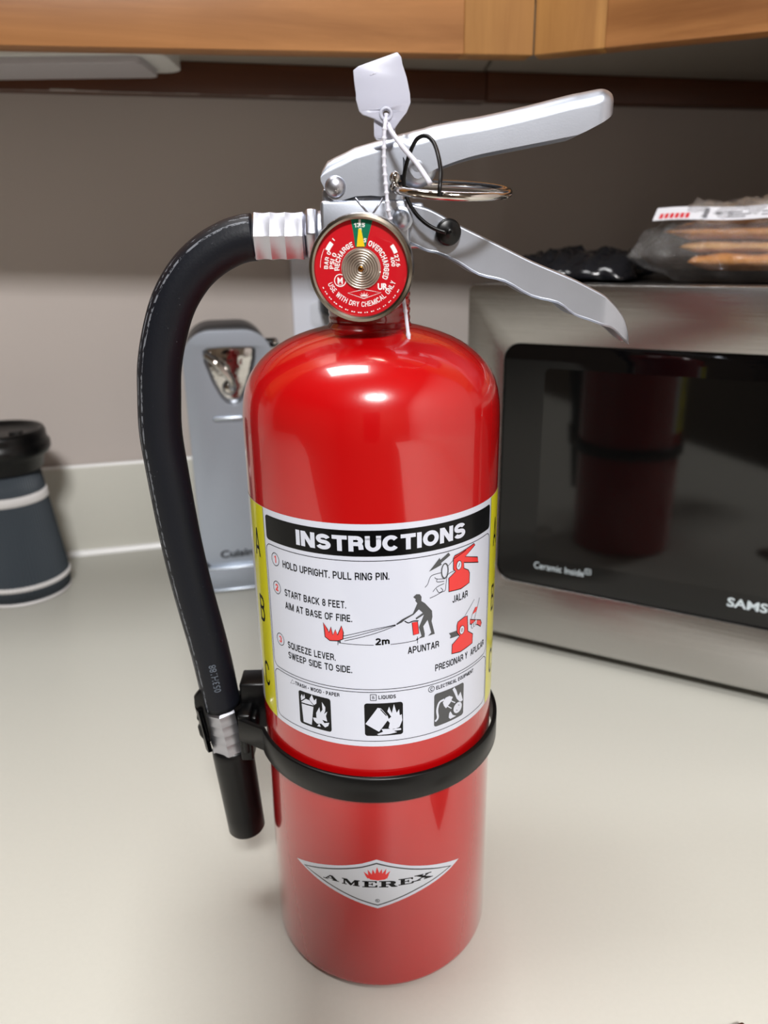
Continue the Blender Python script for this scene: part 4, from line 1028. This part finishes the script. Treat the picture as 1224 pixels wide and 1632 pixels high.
# crimped hexagonal ferrules
def ferrule(p0, p1, r, name, crimps=3, amp=.035, nside=6, rot=0):
    A_, B_ = Vector((p0[0] * mm, 0, p0[1] * mm)), Vector((p1[0] * mm, 0, p1[1] * mm))
    Ln = (B_ - A_).length; bm = bmesh.new(); prof = [(.9, 0), (1, .04)]
    for k in range(crimps):
        a = .06 + .86 * k / crimps; d = .86 / crimps
        prof += [(1 - amp * math.sin(PI * q / 6) , a + d * q / 6) for q in range(7)]
    prof += [(1, .96), (.9, 1)]
    M = axis_matrix(A_, B_ - A_)
    def hexr(a, r_, z):
        a = (a + rot) % (2 * PI / nside) - PI / nside
        cr = math.cos(PI / nside) / math.cos(a)
        return r_ * (cr ** .8) * 1.07
    lathe(bm, [(q * r, z * Ln) for q, z in prof], 48, M, rf=hexr, cap=True)
    return mesh_obj(name, bm, ALU_B, EX, flat_angle=30)
o = ferrule((-44.4, 335.4), (-24.2, 335.2), .0093, 'hose_ferrule'); 
ferrule(DATA['ferr2'][0], DATA['ferr2'][1], .0092, 'hose_ferrule', crimps=4, amp=.035)
bm = bmesh.new()
M = axis_matrix(Vector((-.0242, 0, .3360)), Vector((1, 0, 0)))
lathe(bm, [(.0086, 0), (.0104, .0009), (.0106, .0026), (.0104, .0044), (.0088, .0052)], 6, M, cap=True)
mesh_obj('hose_nut', bm, ALU_B, EX, smooth=False, bevel=.0006)
bm = bmesh.new(); lathe(bm, [(.0075, 0), (.0082, .0002), (.0082, .0018), (.0066, .0022), (.0066, .0060)], 32, axis_matrix(Vector((-.0192, 0, .3362)), Vector((1, 0, 0))), cap=True)
mesh_obj('outlet_collar', bm, ALU, EX, flat_angle=40)

# nozzle
bm = bmesh.new()
n0, n1 = [Vector((q[0] * mm, 0, q[1] * mm)) for q in DATA['noz']]
Ln = (n1 - n0).length
lathe(bm, [(.0070, 0), (.0090, .0006), (.0098, .0022), (.0100, .0050), (.0097, .02), (.0093, Ln * .8), (.0092, Ln - .0010), (.0086, Ln), (.0066, Ln), (.0062, Ln - .02), (.001, Ln - .03)], 56, axis_matrix(n0, n1 - n0))
o = mesh_obj('nozzle', bm, BLACK, EX, flat_angle=50); part_label(o, 'black plastic nozzle hanging below the hose')

# black retaining band with the hose clip
band = bpy.data.objects.new('hose_strap', None); COL.objects.link(band); band.parent = EX
part_label(band, 'black plastic band around the cylinder with a clip holding the hose')
bm = bmesh.new(); path = [(-.0640, -.0125)]
for k in range(0, 97):
    a = math.radians(-148 + 296 * k / 96)         # angle from the front, through -y, leaving the left side open
    path.append((.0560 * math.sin(a + 0), -.0560 * math.cos(a)))
path = []
for k in range(0, 121):
    a = math.radians(200 + 320 * k / 120)         # from the left front, round the front, right and back
    path.append((.0563 * math.cos(a), .0563 * math.sin(a)))
path = [(-.0655, -.0110)] + path + [(-.0655, .0110)]
rows = []
for i, (x, y) in enumerate(path):
    a = Vector(path[max(i - 1, 0)]); b = Vector(path[min(i + 1, len(path) - 1)]); t2 = (b - a).normalized(); n2 = Vector((t2.y, -t2.x))
    ring = []
    for dn, z in ((-.0008, .1098), (.0006, .1098), (.0010, .1104), (.0010, .1214), (.0006, .1220), (-.0008, .1220)):
        ring.append(bm.verts.new((x + n2.x * dn, y + n2.y * dn, z)))
    rows.append(ring)
for i in range(len(rows) - 1):
    for k in range(6): bm.faces.new((rows[i][k], rows[i][(k + 1) % 6], rows[i + 1][(k + 1) % 6], rows[i + 1][k]))
mesh_obj('band', bm, BLACK, band, flat_angle=60)
cx, cz = -.0742, .113
bm = bmesh.new()
box(bm, -.0660, -.0535, -.0020, .0120, .1100, .1345)
box(bm, -.0660, -.0600, -.0122, .0110, .0985, .1240)
box(bm, -.0600, -.0570, -.0118, -.0040, .1100, .1225)
box(bm, -.0645, -.0615, -.0132, -.0110, .1030, .1200)
mesh_obj('clip_block', bm, BLACK, band, smooth=False, bevel=.0010)
bm = bmesh.new()                                  # C-shaped clip, open towards the front
Mc = Matrix(((1, 0, -.125, cx + .0012), (0, 1, 0, 0), (0, 0, 1, .1005), (0, 0, 0, 1)))
def cseg(a0, a1, r0, r1, z0, z1):
    lathe(bm, [(r0, z0), (r1, z0), (r1, z1), (r0, z1), (r0, z0)], 40, Mc, math.radians(a0), math.radians(a1))
loop_ = [(.0101, 0), (.0122, .0003), (.0122, .0235), (.0101, .0238), (.0101, 0)]
lathe(bm, loop_, 48, Mc, math.radians(-42), math.radians(222))
o = mesh_obj('clip_ring', bm, BLACK, band, flat_angle=45)
bm = bmesh.new()
prism(bm, [[(x * mm, z * mm) for x, z in [(-87.1, 130.5), (-84.4, 133.9), (-80.2, 134.4), (-79.7, 123.3), (-80.8, 104.9), (-84.1, 105.3), (-86.4, 109.4), (-86.9, 113.7), (-85.5, 116.1), (-87.1, 117.9), (-86.6, 120.7), (-84.9, 122.8), (-87.3, 125.7)]]], .0036, Matrix.Translation((0, -.0022, 0)) @ MX)
mesh_obj('clip_tab', bm, BLACK, band, smooth=False, bevel=.0011, bseg=3)

# black lanyard from the pin to a rubber stopper
bm = bmesh.new()
cab = DATA['cab1']; ys = [-21 - 1.5 * math.sin(i * .45) if i < 9 else -17 + (i - 9) * .25 for i in range(len(cab))]
ys = [-37.5, -37, -34, -30, -25, -22, -20, -18, -16.5, -15, -14.5, -14.5, -15, -15.5, -16, -16.5]
tube(bm, catmull([Vector((x * mm, y * mm, z * mm)) for (x, z), y in zip(cab, ys)], 6), .00075, 10)
ln = mesh_obj('lanyard', bm, BLACK, EX); part_label(ln, 'thin black rubber lanyard looped over the pin ring')
bm = bmesh.new()
Mg = Matrix.Translation((.0305, -.0128, .3357)) @ Matrix.Rotation(PI / 2, 4, 'X') @ Matrix.Rotation(math.radians(10), 4, 'Y')
lathe(bm, [(.0003, .0030), (.0013, .0030), (.0018, .0014), (.0040, .0012), (.0048, .0006), (.0050, -.0002), (.0044, -.0014), (.003, -.0022), (.0005, -.0024)], 40, Mg)
mesh_obj('stopper', bm, BLACK, ln)

# ---------------------------------------------------------------- printed labels
def on_cyl(R0):
    def f(s, z, l):
        th = s * mm / .0541; r_ = R0 + l * .00006
        return Vector((r_ * math.sin(th), -r_ * math.cos(th), z * mm))
    return f
lab_map = on_cyl(.05408)
P_ = DATA['P']
lblo = bpy.data.objects.new('instruction_label', None); COL.objects.link(lblo); lblo.parent = EX
part_label(lblo, 'white and yellow instruction label wrapped around the cylinder')
ZT_, ZB_ = 234.0, 136.0
p = Print(lab_map)
p.poly(rrect(-80, 84, ZB_, ZT_, 1), 0, 0)
p.build('label_sheet', lblo)
p = Print(lab_map)
for x0, x1, xl in ((-66.5, -51.9, -51.6), (59.4, 77, 59.0)):
    p = Print(lab_map)
    p.poly([(x0, ZB_ + .1), (x1, ZB_ + .1), (x1, ZT_ - .1), (x0, ZT_ - .1)], 3, 1)
    p.stroke([(xl, ZB_ + .2), (xl, ZT_ - .2)], .22, 4, 2)
    p.build('yellow_border', lblo)

p = Print(lab_map)
for k, wd in (('A1', 1), ('B1', 1), ('C1', 1), ('A2', 1), ('B2', 1), ('C2', 1)):
    s, a, b, h = DATA['txt'][k]
    h = 12.4
    z = {'A': 210.3, 'B': 179.6, 'C': 147.9}[k[0]]
    a, b = ((-62.4, z), (-57.0, z)) if k[1] == '1' else ((64.0, z), (69.4, z))
    p = Print(lab_map); p.sign(s, a, b, h, 1, 2, t=.125); p.build('class_letter', lblo)
p = Print(lab_map)
p.poly(rrect(-50.0, 57.9, 221.0, 231.5, 1.6), 1, 1)
p.build('title_bar', lblo)
p = Print(lab_map)
s, a, b, h = DATA['txt']['title']; p.sign(s, (-31.9, 223.0), (38.9, 223.2), 6.3, 0, 2, t=.25, gap=.07)
p.build('title_lettering', lblo)
p = Print(lab_map)
p.stroke(rrect(-50.6, 58.0, 163.2, 219.2, 3), .26, 1, 2, True)
p.stroke(rrect(-50.6, 58.0, 138.6, 161.9, 3), .26, 1, 2, True)
p.build('frame_lines', lblo)
p = Print(lab_map)
for k in ('s1', 's2', 's3', 's4', 's5', 'm2', 'apuntar', 'jalar', 'presionar'):
    s, a, b, h = DATA['txt'][k]; z = (a[1] + b[1]) / 2
    p.sign(s, (a[0], z), (b[0], z), 3.1, 1, 2, t=.22 if k == 'm2' else .165, gap=.10)
p.build('step_lettering', lblo)
p = Print(lab_map)
for k, n in (('1', 'n1'), ('2', 'n2'), ('3', 'n3')):
    c = DATA['cir'][k]; p.ell(c, 2.35, 2.75, 1, 2, wd=.26, n=32)
    s, a, b, h = DATA['txt'][n]; w_ = .55 if k == '1' else .95
    p.sign(s, (c[0] - w_, c[1] - 1.5), (c[0] + w_, c[1] - 1.5), 3.1, 2, 2, t=.22)
p.build('step_numbers', lblo)
p = Print(lab_map)                                # first pictogram: pulling the pin
p.poly(P_['ext1'], 2, 2); p.stroke(P_['ext1'], .34, 1, 3, True)
p.ell(DATA['cir']['g1'], 1.35, 1.9, 0, 4); p.ell(DATA['cir']['g1'], 1.35, 1.9, 1, 5, wd=.2); gx1 = DATA['cir']['g1']
p.stroke([(gx1[0] - .3, gx1[1] - .7), (gx1[0] + .4, gx1[1] + .8)], .3, 1, 5)
p.stroke([(32.4, 215.3), (39.6, 217.2)], .25, 1, 4)
p.poly(P_['arrow'], 4, 2); p.ell(DATA['cir']['ring'], 1.55, 3.1, 4, 3, wd=.55)
for k in ('h1', 'h2', 'h3', 'h4', 'h5', 'h6', 'h7'): p.smooth(P_[k], .22, 1, 2)
p.build('pull_pin_pictogram', lblo)
p = Print(lab_map)                                # second: aiming
p.poly(P_['person'], 4, 2); p.poly(P_['ext2'], 2, 3); p.stroke(P_['ext2'], .22, 1, 4, True); p.smooth(P_['ext2h'], .4, 1, 3)
for k in ('spray1', 'spray2', 'spray3', 'dim1', 'dim2', 'tick1', 'tick2'): p.smooth(P_[k], .22, 1, 2)
p.poly([(-15.4, 184.2), (-14.2, 184.6), (-14.2, 183.8)], 1, 2); p.poly([(17.3, 184.3), (16.1, 184.6), (16.1, 183.8)], 1, 2)
p.poly(P_['fire'], 2, 2); p.stroke(P_['fire'], .34, 1, 3, True)
p.build('aiming_pictogram', lblo)
p = Print(lab_map)                                # third: squeezing
p.poly(P_['ext3'], 2, 2); p.stroke(P_['ext3'], .34, 1, 3, True); p.poly(P_['lev3'], 2, 2); p.stroke(P_['lev3'], .34, 1, 3, True)
p.poly(P_['noz3'], 4, 2); c = DATA['cir']['g2']; p.ell(c, 1.4, 1.9, 0, 4); p.ell(c, 1.4, 1.9, 1, 5, wd=.2); p.ell(c, .4, .7, 1, 5, wd=.2)
for k in ('h8', 'h9', 'h10'): p.smooth(P_[k], .22, 1, 2)
p.poly(P_['sleeve'], 2, 2)
for i in range(3): p.ell((DATA['cir']['fist'][0] - .6 + i * 1.25, DATA['cir']['fist'][1] + .2 + i * .3), .75, 1.2, 0, 4); p.ell((DATA['cir']['fist'][0] - .6 + i * 1.25, DATA['cir']['fist'][1] + .2 + i * .3), .75, 1.2, 4, 5, wd=.16)
p.build('squeeze_pictogram', lblo)
p = Print(lab_map)
for k in ('trash', 'liq', 'elec'):
    s, a, b, h = DATA['txt'][k]; z = (a[1] + b[1]) / 2
    p.sign(s.replace('•', '*'), (a[0], z), (b[0], z), 1.75, 1, 2, t=.19, gap=.12)
p.stroke(DATA['tri'], .2, 1, 2, True)
a = DATA['sq'][0]; p.stroke(rrect(a[0], a[0] + 2.4, 158.1, 160.9, .2, 2), .25, 1, 2, True); p.text('B', (a[0] + .75, 158.8), (a[0] + 1.65, 158.8), 1.4, 1, 2)
c = DATA['cir']['c']; p.ell(c, 1.35, 1.35, 1, 2, wd=.25); p.text('C', (c[0] - .55, c[1] - .75), (c[0] + .55, c[1] - .75), 1.5, 1, 2, bold=.03)
p.build('fire_class_lettering', lblo)
p = Print(lab_map)
p.poly(rrect(-35.4, -19.7, 141.0, 157.0, 1.2), 1, 1)
for k in ('trash_can', 'trash_lid', 'tf1', 'tf2', 'tf3', 'tf4', 'tf5'): p.poly(P_[k], 0, 2)
for k in ('trash_can', 'trash_lid'): p.stroke(P_[k], .18, 1, 3, True)
p.build('trash_fire_icon', lblo)
p = Print(lab_map)
p.poly(rrect(-5.5, 10.3, 141.2, 156.7, 1.2), 1, 1)
for k in ('can', 'lf1', 'lf2'): p.poly(P_[k], 0, 2)
q = P_['can']; p.stroke([(q[2][0] - .2, q[2][1] - .4), (q[3][0] - .6, q[3][1] + .3)], .4, 1, 3)
p.build('liquid_fire_icon', lblo)
p = Print(lab_map)
p.poly(rrect(24.1, 40.1, 141.0, 156.9, 1.2), 4, 1)
p.smooth(P_['cord'], .95, 0, 2); p.poly(P_['plug'], 0, 3); p.stroke(P_['pr1'], .45, 0, 2); p.stroke(P_['pr2'], .45, 0, 2)
p.ell(DATA['cir']['outlet'], 2.5, 2.6, 0, 3); p.ell(DATA['cir']['outlet'], 2.6, 2.7, 4, 3, wd=.25)
c = DATA['cir']['outlet']; p.stroke([(c[0] - .9, c[1] - .9), (c[0] - .2, c[1] - 1.3)], .3, 4, 4); p.stroke([(c[0] + .2, c[1] + 1.2), (c[0] + .9, c[1] + .8)], .3, 4, 4)
p.poly(P_['ef1'], 0, 2); p.poly(P_['ef2'], 0, 2)
p.build('electrical_fire_icon', lblo)

# emblem sticker
emb = bpy.data.objects.new('brand_sticker', None); COL.objects.link(emb); emb.parent = EX
part_label(emb, 'silver shield-shaped sticker with black lettering and a red flame')
SLV = mat('silver_foil', srgb(204, 208, 218), .3, coat=.4)
emap = on_cyl(.05406)
def mirror(pts, c=-1.9):                          # make the traced outline symmetrical
    n = len(pts); return pts
p = Print(emap); p.poly(P_['amer'], 0, 0); p.build('sticker_sheet', emb)
p = Print(emap); p.poly(P_['amin'], 0, 1); p.poly(P_['amin2'], 1, 2); p.build('shield_outline', emb, [INK_G, SLV])
UL = {'A': [[(0, 0), (.34, 0), (.34, .14), (.24, .14), (.29, .3), (.60, .3), (.66, .14), (.56, .14), (.56, 0), (1, 0), (1, .14), (.92, .14), (.60, 1), (.44, 1), (.14, .14), (0, .14)], [(.335, .42), (.47, .80), (.56, .42)]],
      'M': [[(0, 0), (.28, 0), (.28, .14), (.19, .14), (.19, .66), (.46, 0), (.54, 0), (.70, .6), (.70, .14), (.62, .14), (.62, 0), (1, 0), (1, .14), (.93, .14), (.93, .86), (1, .86), (1, 1), (.72, 1), (.53, .38), (.30, 1), (0, 1), (0, .86), (.09, .86), (.09, .14), (0, .14)]],
      'E': [[(0, 0), (1, 0), (1, .36), (.90, .36), (.84, .14), (.42, .14), (.42, .45), (.60, .45), (.62, .33), (.70, .33), (.70, .69), (.62, .69), (.60, .57), (.42, .57), (.42, .86), (.82, .86), (.88, .66), (.96, .66), (.96, 1), (0, 1), (0, .86), (.14, .86), (.14, .14), (0, .14)]],
      'R': [[(0, 0), (.50, 0), (.50, .14), (.38, .14), (.38, .44), (.50, .44), (.66, .05), (.76, 0), (1, 0), (1, .14), (.92, .14), (.80, .46), (.90, .56), (.92, .76), (.84, .92), (.68, 1), (0, 1), (0, .86), (.12, .86), (.12, .14), (0, .14)], [(.38, .57), (.38, .86), (.56, .86), (.63, .78), (.63, .64), (.54, .57)]],
      'X': [[(0, 0), (.36, 0), (.36, .14), (.27, .14), (.46, .38), (.62, .14), (.52, .14), (.52, 0), (1, 0), (1, .14), (.93, .14), (.60, .56), (.80, .86), (.92, .86), (.92, 1), (.58, 1), (.58, .86), (.66, .86), (.53, .68), (.42, .86), (.50, .86), (.50, 1), (.04, 1), (.04, .86), (.13, .86), (.40, .50), (.14, .14), (0, .14)]]}
p = Print(emap)
for k, q in DATA['let'].items():
    a, b, c, d = [Vector(v) for v in q]; up = Vector((0, .25))
    c = c + up; d = d + up
    bl = lambda u, v: tuple((a * (1 - u) + b * u) * (1 - v) + (d * (1 - u) + c * u) * v)
    lo_ = [[bl(u, v) for u, v in lp] for lp in UL[k[0]]]
    p.poly(lo_[0], 0, 3, holes=lo_[1:])
c = DATA['reg']; p.ell(c, .85, .85, 0, 3, wd=.22); p.text('R', (c[0] - .35, c[1] - .45), (c[0] + .35, c[1] - .45), .9, 0, 3, bold=.03)
p.build('brand_lettering', emb, [INK])
p = Print(emap)
fc = (-1.6, 65.6)
for dx, hh, ln_ in ((-6.2, 4.4, -2.0), (-4.4, 5.6, -1.5), (-2.2, 6.0, -.9), (-.2, 7.2, .5), (1.9, 6.2, .4), (3.9, 6.2, 1.2), (5.6, 4.8, 1.8)):
    bx = fc[0] + dx * .62
    p.poly([(bx - .8, fc[1] + abs(dx) * .12), (bx + ln_ * .2 - 1.1, fc[1] + hh * .45), (fc[0] + dx, fc[1] + hh), (bx + ln_ * .3 + .75, fc[1] + hh * .5), (bx + .8, fc[1] + abs(dx) * .12)], 0, 3)
p.poly([(fc[0] - 5.0, fc[1] + 2.4), (fc[0] - 3.4, fc[1] + .2), (fc[0], fc[1] - .3), (fc[0] + 3.4, fc[1] + .2), (fc[0] + 5.0, fc[1] + 2.4), (fc[0], fc[1] + 1.6)], 0, 3)
p.build('flame', emb, [LRED])

# ---------------------------------------------------------------- white plastic seal with its tag
SE = thing('seal_tag', 'white plastic tag and beaded tie threaded through the pull pin', 'tag', (0, 0, 0))
TAGM, nt, pb = new_mat('milky_nylon_tag')
pb.inputs['Base Color'].default_value = srgb(188, 190, 206); pb.inputs['Roughness'].default_value = .32
pb.inputs['Subsurface Weight'].default_value = .4; pb.inputs['Subsurface Radius'].default_value = (.004, .004, .004); pb.inputs['Subsurface Scale'].default_value = .5
MT = Matrix.Translation((0, -.0165, 0)) @ MX
hole = (7.4, 375.4)
lp = [(x * mm, z * mm) for x, z in DATA['tag']]
hl = [((hole[0] + 1.15 * math.cos(2 * PI * k / 20)) * mm, (hole[1] + 1.15 * math.sin(2 * PI * k / 20)) * mm) for k in range(20)]
bm = bmesh.new(); prism(bm, [lp, hl], .0009, MT)
tg = mesh_obj('tag_plate', bm, TAGM, SE, smooth=False, bevel=.0003); part_label(tg, 'milky white flat tag')
bm = bmesh.new()
pts = [Vector(((hole[0] + 1.9 * math.cos(2 * PI * k / 32)) * mm, -.0176, (hole[1] + 1.9 * math.sin(2 * PI * k / 32)) * mm)) for k in range(32)]
tube(bm, pts, .0005, 8, closed=True); mesh_obj('eyelet', bm, TAGM, tg)
bm = bmesh.new()
for x, z in ((2.0, 387.6), (3.0, 387.9)):
    tube(bm, [Vector((x * mm, -.0175, z * mm)), Vector(((x + .9) * mm, -.0175, (z + .25) * mm))], .00012, 6)
mesh_obj('moulded_mark', bm, WHITE_P, tg)
bm = bmesh.new()
prism(bm, [[((x) * mm, z * mm) for x, z in rrect(3.0, 10.6, 367.6, 374.6, 1.4, 4)]], .0042, Matrix.Translation((0, -.0118, 0)) @ MX)
mesh_obj('lock_body', bm, TAGM, SE, smooth=False, bevel=.0007)
tie = DATA['tie']; ysz = [-16.5, -19.5, -20, -20, -20.5, -21, -21.5, -20.5]
tp = catmull([Vector((x * mm, y * mm, z * mm)) for (x, z), y in zip(tie, ysz)], 16)
def bead(f, l): 
    return .00068 + .00034 * max(0, math.cos(l * 2 * PI / .0030)) ** 3
bm = bmesh.new(); tube(bm, tp, bead, 10); mesh_obj('beaded_tie', bm, WHITE_P, SE)
bm = bmesh.new()
t2 = catmull([Vector((x * mm, y * mm, z * mm)) for (x, z), y in zip(DATA['tie2'], (-15, -18.5, -21.5, -25, -30, -35.5))], 8)
tube(bm, t2, .0009, 12); mesh_obj('smooth_tie', bm, WHITE_P, SE)
bm = bmesh.new()
t3 = catmull([Vector((x * mm, y * mm, z * mm)) for (x, z), y in zip(DATA['tail'], (-19, -20, -22, -24))], 12)
tube(bm, t3, lambda f, l: .00072 + .0003 * (1 if abs((l % .009) - .0045) < .0005 else 0), 10); mesh_obj('tie_end', bm, WHITE_P, SE)

bpy.context.view_layer.update()
